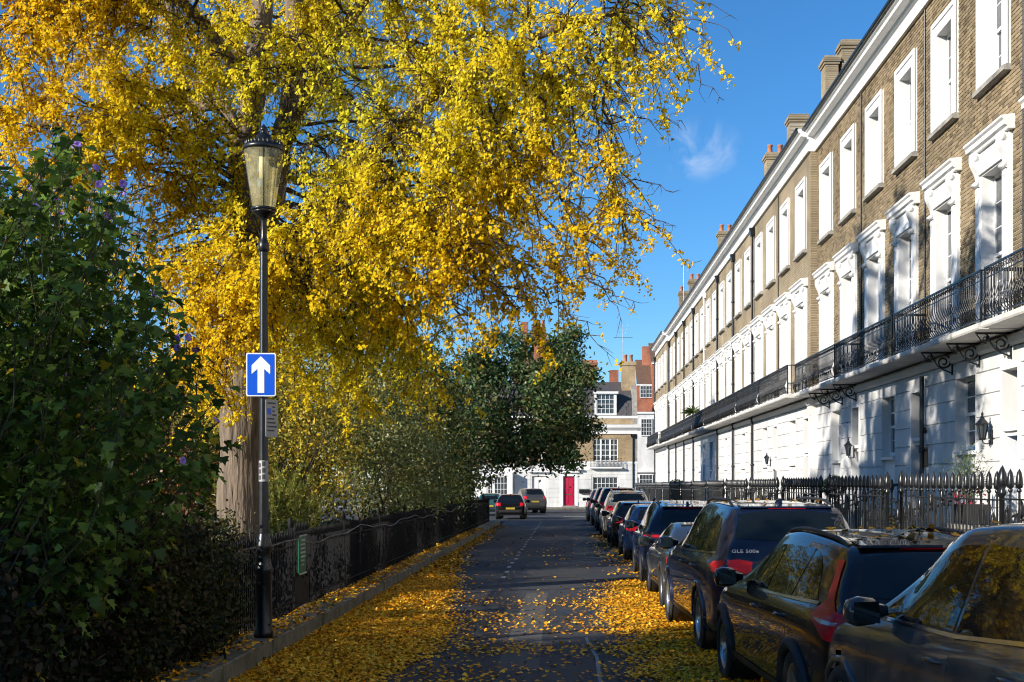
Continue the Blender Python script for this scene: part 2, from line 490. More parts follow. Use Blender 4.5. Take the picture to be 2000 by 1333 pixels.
# tar seam near the parked cars and a bright drain cover strip
MT['tar'] = M('tar_seam', (0.10, 0.10, 0.11), 0.5, var=0.3)
pts = [(0.36, 11.2), (0.34, 12.5), (0.35, 14.0), (0.27, 15.3), (0.26, 15.9)]
v = []
for (x, q) in pts:
    v += [(x - 0.02, q, gz(q) + 0.0045), (x + 0.02, q, gz(q) + 0.0045)]
tag(MB().add(v, [(2 * i, 2 * i + 1, 2 * i + 3, 2 * i + 2) for i in range(len(pts) - 1)]).build('road_seam', MT['tar']), kind='structure')

# ================================================================ the terrace
HW = 5.6                                     # one house
BAYS = (1.4, 4.2)
DOOR = (0.12, 1.04)
GWIN = (2.35, 3.55)
F1 = (0.53, 4.64, 7.55)                       # half width, bottom, top
F2 = (0.50, 9.15, 11.10)

def wall_boxes(mb, x0, x1, z0, z1, openings, y0=0.0, y1=HW):
    """wall of butted blocks round openings (a, b, zlo, zhi)"""
    zs = sorted({z0, z1, *[o[2] for o in openings], *[o[3] for o in openings]})
    zs = [z for z in zs if z0 <= z <= z1]
    for a, b in zip(zs[:-1], zs[1:]):
        mid = (a + b) / 2
        cuts = sorted([(o[0], o[1]) for o in openings if o[2] < mid < o[3]])
        y = y0
        for (c, d) in cuts:
            if c - y > 1e-4: mb.box(x0, x1, y, c, a, b)
            y = d
        if y1 - y > 1e-4: mb.box(x0, x1, y, y1, a, b)

UP = [(b - F1[0], b + F1[0], F1[1], F1[2]) for b in BAYS] + [(b - F2[0], b + F2[0], F2[1], F2[2]) for b in BAYS]
GR = [(DOOR[0], DOOR[1], 0.55, 4.0), (GWIN[0], GWIN[1], 1.2, 4.0)]

mb = MB(); wall_boxes(mb, 0.0, 0.35, 4.5, 12.02, UP)
ME_BRICK = mb.mesh('brick_wall', MT['brick_tex'])
mb = MB(); wall_boxes(mb, 0.006, 0.35, 4.5, 12.02, UP)
ME_MORTAR = mb.mesh('brick_wall', MT['mortar'])
mb = MB(); wall_boxes(mb, 0.012, 0.40, -0.8, 4.3, GR)
ME_GROUND = mb.mesh('ground_floor_wall', MT['stucco'])

def brick_list():
    """every brick of the upper front, Flemish bond, cut round the windows"""
    out = []
    blocked = [(b - 0.90, b + 0.90, 4.5, 8.22) for b in BAYS] + [(b - 0.80, b + 0.80, 9.02, 11.42) for b in BAYS]
    row = 0
    z = 4.56
    while z < 11.98:
        y = 0.004 - (0.0 if row % 2 == 0 else 0.17)
        k = 0
        while y < HW:
            l = 0.215 if k % 2 == 0 else 0.1025
            a, b = max(y, 0.003), min(y + l, HW - 0.003)
            segs = [(a, b)]
            for (c, d, zl, zh) in blocked:
                if z + 0.066 > zl and z < zh:
                    ns = []
                    for (p, q) in segs:
                        if q <= c or p >= d: ns.append((p, q))
                        else:
                            if p < c: ns.append((p, c))
                            if q > d: ns.append((d, q))
                    segs = ns
            out += [(p, q, z) for (p, q) in segs if q - p > 0.03]
            y += l + 0.0105
            k += 1
        z += 0.0755
        row += 1
    return out
BRICKS = brick_list()
def brick_stuff(bricks, seed):
    rn = random.Random(seed)
    v, f = [], []
    for (a, b, z) in bricks:
        n = len(v)
        x = -0.004 - rn.random() * 0.004
        e = 0.004
        v += [(0.008, a, z), (0.008, b, z), (0.008, b, z + .065), (0.008, a, z + .065), (x, a + e, z + e), (x, b - e, z + e), (x, b - e, z + .065 - e), (x, a + e, z + .065 - e)]
        f += [(n + 7, n + 6, n + 5, n + 4), (n, n + 4, n + 5, n + 1), (n + 1, n + 5, n + 6, n + 2), (n + 2, n + 6, n + 7, n + 3), (n + 3, n + 7, n + 4, n)]
    return MB().add(v, f).mesh('brick_courses', MT['brick_one'])
ME_BRICKS = brick_stuff(BRICKS, 1)

# stucco courses with a sunk joint between them
COURSES = []
z = 0.30
while z < 4.2:
    h = min(0.395, 4.285 - z)
    mid = z + h / 2
    ys = [0.0]
    cuts = sorted((o[0], o[1]) for o in GR if o[2] - 0.05 < mid < o[3] + 0.02)
    y = 0.0
    for (c, d) in cuts + [(HW, HW)]:
        if c - y > 0.02: COURSES.append((y, c, z, z + h))
        y = d
    z += 0.41
def course_mesh(y0, y1, z0, z1):
    e = 0.008
    v = [(0.012, y0, z0), (0.012, y1, z0), (0.012, y1, z1), (0.012, y0, z1), (-0.022, y0 , z0 + e), (-0.022, y1, z0 + e), (-0.022, y1, z1 - e), (-0.022, y0, z1 - e)]
    return MB().add(v, [(7, 6, 5, 4), (0, 4, 5, 1), (1, 5, 6, 2), (2, 6, 7, 3), (3, 7, 4, 0)])
ME_COURSE = [course_mesh(*c).mesh('stucco_course', MT['stucco']) for c in COURSES]
mb = MB()
for c in COURSES:
    q = course_mesh(*c); mb.add(q.v, q.f)
ME_COURSES_ALL = mb.mesh('stucco_courses', MT['stucco'])

def extrude_y(profile, y0, y1):
    """profile of (x, z) run along the front"""
    return MB().prism(profile, 'y', y0, y1)

CORN = [(0.3, 12.30), (-0.03, 12.30), (-0.06, 12.34), (-0.10, 12.36), (-0.13, 12.42), (-0.30, 12.44), (-0.31, 12.52), (-0.36, 12.55), (-0.40, 12.62), (-0.40, 12.645), (0.3, 12.66)]
ME_CORNICE = extrude_y(CORN, -0.003, HW + 0.003).mesh('cornice', MT['white'])
mb = MB().box(-0.045, 0.3, -0.004, HW + 0.004, 12.02, 12.30).box(-0.085, 0.3, -0.004, HW + 0.004, 11.985, 12.045)
ME_FRIEZE = mb.mesh('frieze', MT['white'])
mb = extrude_y([(0.2, 4.30), (-0.05, 4.30), (-0.09, 4.35), (-0.10, 4.45), (-0.06, 4.50), (0.2, 4.51)], -0.002, HW + 0.002)
ME_STRING = mb.mesh('string_course', MT['white'])
mb = MB().box(-0.05, 0.34, 0, HW, 12.66, 12.86).add([(-0.02, 0, 12.86), (-0.02, HW, 12.86), (0.9, HW, 14.1), (0.9, 0, 14.1), (8.5, HW, 14.6), (8.5, 0, 14.6)], [(0, 1, 2, 3), (3, 2, 4, 5)])
ME_ROOF = mb.mesh('roof', MT['lead'])
ME_GUTTER = MB().tube([(-0.42, 0, 12.64), (-0.42, HW, 12.64)], 0.055, 8).mesh('gutter', MT['iron'])
ME_BACK = MB().box(0.42, 8.5, 0.02, HW - 0.02, -0.8, 12.6).mesh('house_core', MT['brick_tex'])

# --- windows
def window_upper():
    hw, z0, z1 = F1
    s = MB()
    for sgn in (-1, 1):
        a, b = sorted((sgn * hw, sgn * (hw + 0.34)))
        s.box(-0.055, 0.02, a, b, z0 - 0.02, 7.56)                                  # pilaster
        a2, b2 = sorted((sgn * (hw + 0.06), sgn * (hw + 0.28)))
        s.box(-0.075, -0.054, a2, b2, z0 + 0.25, 7.30)
        a3, b3 = sorted((sgn * (hw - 0.02), sgn * (hw + 0.001)))
        s.box(-0.055, 0.25, a3, b3, z0, z1)                                        # jamb lining
        a4, b4 = sorted((sgn * (hw - 0.02), sgn * (hw + 0.36)))
        s.box(-0.085, 0.02, a4, b4, z0 - 0.03, z0 + 0.22)
    s.box(-0.055, 0.25, -hw, hw, z1 - 0.02, z1 + 0.001)
    s.box(-0.06, 0.02, -hw - 0.34, hw + 0.34, z1 + 0.002, 7.98)
    s.box(-0.10, -0.058, -hw - 0.07, hw + 0.07, z1 + 0.012, z1 + 0.10)
    s.box(-0.085, -0.058, -hw - 0.07, hw + 0.07, z1 + 0.10, z1 + 0.15)
    return s
ME_W1 = window_upper().mesh('window', MT['white'])
hood = [(0.02, 7.98), (-0.12, 7.98), (-0.135, 8.03), (-0.19, 8.05), (-0.195, 8.13), (-0.235, 8.16), (-0.245, 8.20), (0.02, 8.235)]
ME_HOOD = MB().prism(hood, 'y', -1.0, 1.0).mesh('hood', MT['white'])
def console():
    pr = []
    for k in range(13):
        t = k / 12
        zz = 7.98 - 0.60 * t
        x = -0.165 + 0.10 * t ** 0.8 - 0.035 * math.sin(t * math.pi * 2.0)
        if t > 0.84: x -= 0.03
        pr.append((x, zz))
    pr = [(0.0, 7.98)] + pr + [(0.0, 7.36)]
    s = MB().prism(pr, 'y', -0.10, 0.10)
    s.lathe([(0.0001, -0.115), (0.062, -0.11), (0.062, 0.11), (0.0001, 0.115)], 10, (0, 0, 0), axis='x')
    # the volute: turn the last lathe so that it lies along y
    n = 40
    for i in range(len(s.v) - n, len(s.v)):
        x, yy, zz = s.v[i]
        s.v[i] = (yy - 0.115, x, zz + 7.885)
    s.lathe([(0.0001, -0.11), (0.045, -0.105), (0.045, 0.105), (0.0001, 0.11)], 10, (0, 0, 0), axis='x')
    for i in range(len(s.v) - n, len(s.v)):
        x, yy, zz = s.v[i]
        s.v[i] = (yy - 0.085, x, zz + 7.42)
    s.prism([(-0.05, 7.36), (-0.02, 7.36), (-0.02, 7.22), (-0.04, 7.20), (-0.075, 7.28)], 'y', -0.06, 0.06)
    return s
ME_CONSOLE = console().mesh('bracket', MT['white'])
def window_second():
    hw, z0, z1 = F2
    s = MB()
    for sgn in (-1, 1):
        a, b = sorted((sgn * hw, sgn * (hw + 0.27)))
        s.box(-0.05, 0.02, a, b, z0, z1 + 0.27)
        a, b = sorted((sgn * (hw - 0.02), sgn * (hw + 0.001)))
        s.box(-0.05, 0.25, a, b, z0, z1)
        a, b = sorted((sgn * (hw + 0.19), sgn * (hw + 0.285)))
        s.box(-0.075, -0.049, a, b, z0, z1 + 0.285)
    s.box(-0.05, 0.02, -hw, hw, z1 + 0.002, z1 + 0.27)
    s.box(-0.075, -0.049, -hw - 0.19, hw + 0.19, z1 + 0.19, z1 + 0.285)
    s.box(-0.05, 0.25, -hw, hw, z1 - 0.02, z1 + 0.001)
    return s
ME_W2 = window_second().mesh('window', MT['white'])
ME_SILL2 = MB().prism([(0.25, 9.16), (-0.13, 9.125), (-0.13, 9.04), (-0.10, 9.03), (0.25, 9.03)], 'y', -0.82, 0.82).mesh('sill', MT['stone'])
ME_SILL2W = MB().prism([(0.25, 9.16), (-0.13, 9.125), (-0.13, 9.04), (-0.10, 9.03), (0.25, 9.03)], 'y', -0.82, 0.82).mesh('sill', MT['white'])

def sash(hw, z0, z1, cols=2, rows=2):
    """box sash: outer frame, meeting rail, glazing bars; the upper sash stands proud of the lower"""
    s = MB()
    hw -= 0.022
    z1 -= 0.022
    f = 0.055
    mid = (z0 + z1) / 2
    for sgn in (-1, 1):
        a, b = sorted((sgn * (hw - f), sgn * hw))
        s.box(0.195, 0.275, a, b, z0, z1)
    s.box(0.195, 0.275, -hw + f, hw - f, z0, z0 + 0.08)
    s.box(0.195, 0.275, -hw + f, hw - f, z1 - f, z1)
    s.box(0.205, 0.265, -hw + f, hw - f, mid - 0.03, mid + 0.03)
    w = hw - f
    for (a, b, x) in ((z0 + 0.08, mid - 0.03, 0.245), (mid + 0.03, z1 - f, 0.212)):
        for c in range(1, cols):
            yy = -w + 2 * w * c / cols
            s.box(x, x + 0.02, yy - 0.011, yy + 0.011, a, b)
        for r_ in range(1, rows):
            zz = a + (b - a) * r_ / rows
            s.box(x + 0.001, x + 0.019, -w, w, zz - 0.011, zz + 0.011)
    return s.mesh('sash_frame', MT['sash'])
def pane_pair(hw, z0, z1):
    hw -= 0.07
    mid = (z0 + z1) / 2
    lo = MB().box(0.253, 0.258, -hw, hw, z0 + 0.07, mid - 0.025).mesh('pane', MT['pane'])
    hi = MB().box(0.220, 0.225, -hw, hw, mid + 0.025, z1 - 0.07).mesh('pane', MT['pane'])
    return lo, hi
ME_S1, (ME_P1A, ME_P1B) = sash(*F1, cols=2, rows=3), pane_pair(*F1)
ME_S2, (ME_P2A, ME_P2B) = sash(*F2, cols=2, rows=2), pane_pair(*F2)
GW = ((GWIN[1] - GWIN[0]) / 2, 2.6, 4.0)
ME_SG, (ME_PGA, ME_PGB) = sash(*GW, cols=2, rows=2), pane_pair(*GW)
mb = MB()
for sgn in (-1, 1):
    a, b = sorted((sgn * (GW[0] - 0.02), sgn * (GW[0] + 0.0005)))
    mb.box(-0.02, 0.3, a, b, 1.2, 4.0)
mb.box(-0.02, 0.3, -GW[0] + .02, GW[0] - .02, 3.98, 4.001)
mb.box(0.06, 0.3, -GW[0] + .02, GW[0] - .02, 1.2, 2.5)
mb.box(0.04, 0.06, -GW[0] + .12, GW[0] - .12, 1.35, 2.35)
mb.prism([(0.3, 2.6), (-0.05, 2.57), (-0.05, 2.50), (0.3, 2.50)], 'y', -GW[0] + .02, GW[0] - .02)
ME_WG = mb.mesh('window', MT['white'])
# glazed ground-floor bay with black panes seen square-on in one house further on
# --- door
DW = (DOOR[1] - DOOR[0]) / 2
def door_frame():
    s = MB()
    for sgn in (-1, 1):
        a, b = sorted((sgn * (DW - 0.09), sgn * (DW + 0.0005)))
        s.box(-0.035, 0.34, a, b, 0.55, 4.0)
    s.box(-0.035, 0.34, -DW + .09, DW - .09, 3.92, 4.001)
    s.box(0.05, 0.34, -DW + .09, DW - .09, 2.78, 2.90)
    s.box(-0.02, 0.05, -DW + .02, DW - .02, 2.86, 2.94)
    return s.mesh('door_frame', MT['white'])
ME_DF = door_frame()
def door_leaf(mat):
    s = MB().box(0.24, 0.29, -DW + .09, DW - .09, 0.56, 2.78)
    w = DW - 0.09
    for (a, b) in ((0.75, 1.35), (1.5, 2.6)):
        for sgn in (-1, 1):
            p, q = sorted((sgn * 0.05, sgn * (w - 0.07)))
            s.box(0.225, 0.24, p, q, a, a + 0.03).box(0.225, 0.24, p, q, b - .03, b).box(0.225, 0.24, p, p + .03, a + .03, b - .03).box(0.225, 0.24, q - .03, q, a + .03, b - .03)
    return s.mesh('door', mat)
ME_DOORS = {k: door_leaf(MT['door_' + k]) for k in ('blue', 'black', 'white')}
ME_KNOB = MB().lathe([(0.001, -0.05), (0.035, -0.045), (0.042, -0.02), (0.02, 0.0), (0.02, 0.02)], 10, axis='x').mesh('door_knob', MT['brass'])
ME_FAN = MB().box(0.26, 0.265, -DW + .09, DW - .09, 2.9, 3.92).mesh('fanlight', MT['pane'])
ME_STEPS = [MB().cbox(-1.75 + 0.0 + 0.32 * 0, -0.03, -0.75, 0.75, 0.0, 0.0001, 0.00001)]
def step_mesh(i):
    return MB().cbox(-1.62 + 0.33 * i, -0.025, -0.78, 0.78, 0.10 + 0.15 * i + (0.001 if i else 0.0), 0.25 + 0.15 * i, 0.012).mesh('step', MT['paving'])
ME_STEPS = [step_mesh(i) for i in range(3)]

# --- balcony
BALX = -0.68
ME_SLAB = MB().prism([(-0.012, 4.53), (BALX - 0.04, 4.53), (BALX - 0.06, 4.56), (BALX - 0.06, 4.62), (BALX - 0.04, 4.64), (-0.012, 4.65)], 'y', 0.06, HW - 0.06).mesh('slab', MT['soffit'])
def bal_bar():
    return MB().tube([(BALX, 0, 5.50), (BALX, 0, 5.16), (BALX - 0.035, 0, 5.02), (BALX - 0.085, 0, 4.90), (BALX - 0.075, 0, 4.78), (BALX - 0.02, 0, 4.70)], 0.009, 4, cap=False)
ME_BBAR = bal_bar().mesh('baluster', MT['iron'])
def scroll(mb, c, r, turns, a0, sgn, rad, plane='yz', n=14):
    pts = []
    for k in range(n + 1):
        t = k / n
        a = a0 + sgn * turns * 2 * math.pi * t
        rr = r * (1 - 0.78 * t)
        d1, d2 = math.cos(a) * rr, math.sin(a) * rr
        pts.append((c[0], c[1] + d1, c[2] + d2) if plane == 'yz' else (c[0] + d1, c[1], c[2] + d2))
    mb.tube(pts, rad, 4)
def bal_rails():
    s = MB()
    y0, y1 = 0.09, HW - 0.09
    s.box(BALX - 0.022, BALX + 0.022, y0, y1, 5.50, 5.53)
    s.box(BALX - 0.010, BALX + 0.010, y0, y1, 5.34, 5.355)
    s.box(BALX - 0.03, BALX - 0.005, y0, y1, 4.685, 4.705)
    for yy in (y0, y1):
        s.box(BALX + 0.022, -0.01, yy - 0.018, yy + 0.018, 5.501, 5.529)
        s.box(BALX + 0.01, -0.01, yy - 0.009, yy + 0.009, 4.69, 4.705)
        s.box(BALX - 0.018, BALX + 0.018, yy - 0.018, yy + 0.018, 4.64, 5.50)
        for k in range(1, 6):
            x = BALX + k * 0.11
            s.box(x - 0.007, x + 0.007, yy - 0.007, yy + 0.007, 4.70, 5.505)
    return s
ME_BRAIL = bal_rails().mesh('rail', MT['iron'])
def bal_scrolls():
    s = MB()
    yy = 0.2
    while yy < HW - 0.2:
        scroll(s, (BALX, yy + 0.05, 5.43), 0.055, 1.1, 0, 1, 0.007)
        scroll(s, (BALX, yy + 0.17, 5.43), 0.055, 1.1, math.pi, -1, 0.007)
        scroll(s, (BALX - 0.07, yy + 0.1, 4.83), 0.06, 1.1, 0, 1, 0.007)
        yy += 0.235
    return s
ME_BSCR = bal_scrolls().mesh('scrollwork', MT['iron'])
mb = MB()
b0 = bal_bar()
k = 0
for i in range(47):
    yy = 0.16 + i * 0.115
    mb.add([(p[0], p[1] + yy, p[2]) for p in b0.v], b0.f, False)
ME_BBARS = mb.mesh('balusters', MT['iron'])
def bal_bracket():
    s = MB()
    s.box(-0.64, -0.03, -0.018, 0.018, 4.495, 4.528)
    s.box(-0.05, -0.022, -0.018, 0.018, 4.08, 4.495)
    scroll(s, (-0.20, 0, 4.33), 0.15, 1.6, math.pi * 0.5, -1, 0.016, 'xz', 24)
    scroll(s, (-0.47, 0, 4.42), 0.075, 1.3, math.pi * 0.5, -1, 0.012, 'xz', 18)
    s.tube([(-0.05, 0, 4.12), (-0.12, 0, 4.15), (-0.2, 0, 4.18), (-0.32, 0, 4.26), (-0.38, 0, 4.36), (-0.45, 0, 4.47)], 0.014, 4)
    s.tube([(-0.45, 0, 4.34), (-0.53, 0, 4.37), (-0.58, 0, 4.44), (-0.62, 0, 4.49)], 0.012, 4)
    return s
ME_BBRK = bal_bracket().mesh('balcony_bracket', MT['iron'])

def pipe(z0, z1, hopper=True):
    s = MB().tube([(-0.10, 0, z0), (-0.10, 0, z1)], 0.05, 8)
    zz = z0 + 0.6
    while zz < z1:
        s.lathe([(0.05, 0), (0.065, 0.005), (0.065, 0.08), (0.05, 0.085)], 8, (-0.10, 0, zz))
        s.box(-0.12, 0.0, -0.085, 0.085, zz + 0.02, zz + 0.06)
        zz += 1.8
    if hopper:
        s.prism([(-0.22, 0.30), (-0.0, 0.30), (-0.03, 0.0), (-0.15, 0.0)], 'y', -0.13, 0.13)
        n = 8
        for i in range(len(s.v) - n, len(s.v)):
            a = s.v[i]; s.v[i] = (a[0], a[1], a[2] + z1 - 0.02)
    return s
ME_PIPE = pipe(0.2, 11.65).mesh('drainpipe', MT['iron'])
ME_PIPE_LOW = pipe(0.2, 4.2, False).mesh('drainpipe', MT['iron'])
ME_PIPE_THIN = MB().tube([(-0.03, 0, 4.6), (-0.03, 0, 11.95)], 0.018, 6).mesh('cable', MT['iron'])
ME_PIPE_WHITE = pipe(4.7, 11.7).mesh('drainpipe', MT['white'])

# --- chimneys and party walls
def chimney_mesh(x0, x1, top):
    s = MB().box(x0, x1, -0.36, 0.36, 12.2, top - 0.3)
    s.box(x0 - 0.04, x1 + 0.04, -0.40, 0.40, top - 0.3, top - 0.21)
    s.box(x0 - 0.08, x1 + 0.08, -0.44, 0.44, top - 0.21, top - 0.10)
    s.box(x0 - 0.03, x1 + 0.03, -0.39, 0.39, top - 0.10, top)
    return s
_ca = chimney_mesh(1.55, 2.0, 16.7); _cb = chimney_mesh(2.13, 2.9, 17.25); _ca.add(_cb.v, _cb.f)
ME_CH_A = _ca.mesh('chimney', MT['brick_tex'])
ME_CH_B = chimney_mesh(1.35, 2.05, 16.35).mesh('chimney', MT['brick_tex'])
ME_POT = MB().lathe([(0.13, 0), (0.145, 0.03), (0.12, 0.06), (0.105, 0.34), (0.13, 0.36), (0.13, 0.42), (0.09, 0.42), (0.085, 0.1)], 10).mesh('chimney_pot', MT['terracotta'])
ME_PARTY = MB().prism([(0.05, 12.62), (0.05, 13.25), (0.5, 13.35), (1.2, 14.7), (8.4, 15.1), (8.4, 12.62)], 'y', -0.17, 0.17).mesh('party_wall', MT['stucco'])

ordinal = ['', 'first', 'second', 'third', 'fourth', 'fifth', 'sixth', 'seventh', 'eighth', 'ninth', 'tenth', 'eleventh', 'twelfth', 'thirteenth', 'fourteenth']
HOUSES = []
def house(i, x, y0, door='black', pipe_kind='black', label='', chimney='B', gnd=0.0):
    near = i <= 4
    h = empty('terraced_house', (x, y0, 0), 0, label, 'house', 'yellow brick terraced houses along the right side of the street')
    if i <= 3:
        inst('brick_wall', ME_MORTAR, h)
        if i == 1:
            big = sorted(BRICKS, key=lambda q: (q[0] > 1.6, abs((q[0] - 0.6)) + abs(q[2] - 8.0) * 0.6))
            singles = [q for q in BRICKS if q[0] < 2.4 and 7.0 < q[2] < 9.6]
            singles = sorted(singles, key=lambda q: q[0])[:290]
            ss = set(singles)
            tag(inst('brick_courses', brick_stuff([q for q in BRICKS if q not in ss], 1), h), kind='stuff')
            cache = {}
            for (a, b, z) in singles:
                key = round(b - a, 3)
                if key not in cache:
                    cache[key] = brick_stuff([(-(b - a) / 2, (b - a) / 2, 0.0)], 5)
                    cache[key].name = 'brick'
                inst('brick', cache[key], h, (0, (a + b) / 2, z))
        else:
            tag(inst('brick_courses', ME_BRICKS, h), kind='stuff')
    else:
        inst('brick_wall', ME_BRICK, h)
    gw = inst('ground_floor_wall', ME_GROUND, h)
    if near:
        for m_ in ME_COURSE:
            inst('stucco_course', m_, gw)
    else:
        tag(inst('stucco_courses', ME_COURSES_ALL, gw), kind='stuff')
    inst('house_core', ME_BACK, h)
    inst('string_course', ME_STRING, h)
    inst('frieze', ME_FRIEZE, h)
    inst('cornice', ME_CORNICE, h)
    inst('gutter', ME_GUTTER, h)
    r_ = inst('roof', ME_ROOF, h)
    inst('party_wall', ME_PARTY, r_, (0, HW, 0))
    if chimney:
        inst('chimney', ME_CH_A if chimney == 'A' else ME_CH_B, r_, (0, HW, 0))
        n_pot = 0 if i < 5 else (2 if i % 3 == 0 else (1 if i % 3 == 1 else 0))
        for k in range(n_pot):
            inst('chimney_pot', ME_POT, r_, ((1.65 if chimney == 'A' else 1.55) + k * (0.33 if chimney == 'A' else 0.45), HW, 17.24 if chimney == 'A' else 16.34))
    for b in BAYS:
        w = inst('window', ME_W1, h, (0, b, 0))
        inst('sash_frame', ME_S1, w, (-.03, 0, 0)); inst('pane', ME_P1A, w, (-.03, 0, 0)); inst('pane', ME_P1B, w, (-.03, 0, 0))
        inst('hood', ME_HOOD, w)
        for sgn in (-1, 1):
            inst('bracket', ME_CONSOLE, w, (-0.03, sgn * 0.70, 0))
        w = inst('window', ME_W2, h, (0, b, 0))
        inst('sash_frame', ME_S2, w, (-.03, 0, 0)); inst('pane', ME_P2A, w, (-.03, 0, 0)); inst('pane', ME_P2B, w, (-.03, 0, 0))
        inst('sill', ME_SILL2, w)
    gy = (GWIN[0] + GWIN[1]) / 2
    w = inst('window', ME_WG, h, (0, gy, 0))
    inst('sash_frame', ME_SG, w, (-.02, 0, 0)); inst('pane', ME_PGA, w, (-.02, 0, 0)); inst('pane', ME_PGB, w, (-.02, 0, 0))
    dy = (DOOR[0] + DOOR[1]) / 2
    d = inst('door', ME_DOORS[door], h, (0, dy, 0))
    inst('door_frame', ME_DF, d); inst('fanlight', ME_FAN, d)
    inst('door_knob', ME_KNOB, d, (0.23, DW - 0.2, 1.45))
    for s_ in ME_STEPS:
        inst('step', s_, h, (0, dy, gnd))
    bal = inst('balcony', ME_SLAB, h)
    inst('rail', ME_BRAIL, bal)
    tag(inst('scrollwork', ME_BSCR, bal), kind='stuff')
    if near:
        for k in range(47):
            inst('baluster', ME_BBAR, bal, (0, 0.16 + k * 0.115, 0))
    else:
        tag(inst('balusters', ME_BBARS, bal), kind='stuff')
    for yy in ((0.5, 2.1, 3.7) if i in (1, 3) else ()):
        inst('balcony_bracket', ME_BBRK, bal, (0, yy, 0))
    if pipe_kind == 'black': inst('drainpipe', ME_PIPE, h, (0, HW - 0.12, 0))
    if pipe_kind == 'white': inst('drainpipe', ME_PIPE_WHITE, h, (0, HW - 0.12, 0))
    if pipe_kind == 'low': inst('drainpipe', ME_PIPE_LOW, h, (-0.02, HW - 0.15, 0)); inst('cable', ME_PIPE_THIN, h, (0, HW - 0.05, 0))
    if pipe_kind == 'cable': inst('cable', ME_PIPE_THIN, h, (0, HW - 0.05, 0))
    HOUSES.append(h)
    return h

house_labels = [
    'brick terraced house just outside the right edge, beyond the blue front door',
    'nearest brick terraced house, with the blue front door at the right edge',
    'second nearest terraced house, shaded by branches, bronze plate beside its window',
    'third nearest terraced house, last before the facade steps forward, square black wall lantern',
    'terraced house right after the facade steps forward, fully sunlit upstairs',
    'sunlit terraced house, second after the facade steps forward, full-height black drainpipe at its far side',
    'sunlit terraced house, third after the facade steps forward',
    'sunlit terraced house, fourth after the facade steps forward',
    'sunlit terraced house, fifth after the facade steps forward, white drainpipe',
    'sunlit terraced house with a spiky palm on its balcony',
    'distant terraced house just beyond the one with the balcony palm',
    'distant terraced house, second beyond the balcony palm',
    'distant terraced house, last before the end pavilion steps forward',
    'first house of the projecting pavilion at the far end of the terrace',
    'very last house of the terrace at the far street corner',
]
specs = []
y = 14.8
for i in range(15):
    x = 7.6 if i <= 3 else (7.4 if i <= 12 else 7.2)
    door = ['black', 'blue', 'black', 'white', 'black', 'white', 'black', 'white', 'black', 'black', 'white', 'black', 'white', 'black', 'black'][i]
    pk = ['cable', 'low', 'cable', None, 'cable', 'black', 'black', 'black', 'white', 'black', 'black', 'black', 'black', None, 'black'][i]
    ch = ['A', None, None, None, 'A', 'B', 'B', None, None, 'B', None, None, 'B', 'B', None][i]
    house(i, x, y, door, pk, house_labels[i], ch, gz(y + 1))
    y += HW

# the terrace goes on behind the camera (seen only in reflections)
for k in range(4):
    hb = empty('terraced_house', (7.6, 14.8 - HW * (k + 1), 0), 0, 'brick terraced house beside or behind the camera, ' + ['first', 'second', 'third', 'fourth'][k] + ' beyond the right edge', 'house', 'yellow brick terraced houses along the right side of the street')
    for (nm, me_) in (('brick_wall', ME_BRICK), ('ground_floor_wall', ME_GROUND), ('house_core', ME_BACK), ('string_course', ME_STRING), ('frieze', ME_FRIEZE), ('cornice', ME_CORNICE), ('roof', ME_ROOF), ('balcony', ME_SLAB)):
        inst(nm, me_, hb)
    for b in BAYS:
        w = inst('window', ME_W1, hb, (0, b, 0)); inst('pane', ME_P1A, w); inst('pane', ME_P1B, w); inst('hood', ME_HOOD, w)
        w = inst('window', ME_W2, hb, (0, b, 0)); inst('pane', ME_P2A, w); inst('pane', ME_P2B, w)
    inst('door', ME_DOORS['black'], hb, (0, (DOOR[0] + DOOR[1]) / 2, 0))
    w = inst('window', ME_WG, hb, (0, (GWIN[0] + GWIN[1]) / 2, 0)); inst('pane', ME_PGA, w); inst('pane', ME_PGB, w)

# --- railings in front of the houses: spear-headed bars, thinner pointed bars between
def spear(top=2.05):
    s = MB().tube([(0, 0, 0.14), (0, 0, top - 0.26)], 0.016, 6, cap=False)
    s.lathe([(0.016, top - 0.30), (0.030, top - 0.285), (0.030, top - 0.265), (0.018, top - 0.25), (0.044, top - 0.235), (0.046, top - 0.19), (0.042, top - 0.12), (0.028, top - 0.05), (0.001, top)], 7)
    return s
ME_SPEAR = spear().mesh('spear_bar', MT['iron'])
ME_SPIKE = MB().tube([(0, 0, 0.14), (0, 0, 1.25), (0, 0, 1.33), (0, 0, 1.55)], [0.010, 0.010, 0.016, 0.001], 5, cap=False).mesh('spike_bar', MT['iron'])
mb = MB(); sp = spear()
NB = 15
for i in range(NB):
    mb.add([(p[0], p[1] + 0.15 + i * 0.305, p[2]) for p in sp.v], sp.f, True)
ME_SPEARS = mb.mesh('spear_bars', MT['iron'])
def rail_frame():
    s = MB()
    s.box(-0.022, 0.022, 0.02, 4.68, 1.655, 1.675)
    s.box(-0.022, 0.022, 0.02, 4.68, 0.30, 0.32)
    for yy in (0.0, 4.7):
        s.lathe([(0.035, 0.12), (0.035, 0.4), (0.028, 0.42), (0.028, 1.7), (0.05, 1.72), (0.05, 1.76), (0.03, 1.79), (0.06, 1.84), (0.065, 1.92), (0.045, 2.0), (0.02, 2.06), (0.001, 2.1)], 8, (0, yy, 0))
    return s
ME_RFRAME = rail_frame().mesh('rail', MT['iron'])
ME_PLINTH = MB().cbox(-0.13, 0.13, -0.1, 4.8, -0.05, 0.14, 0.015).mesh('plinth', MT['stone'])
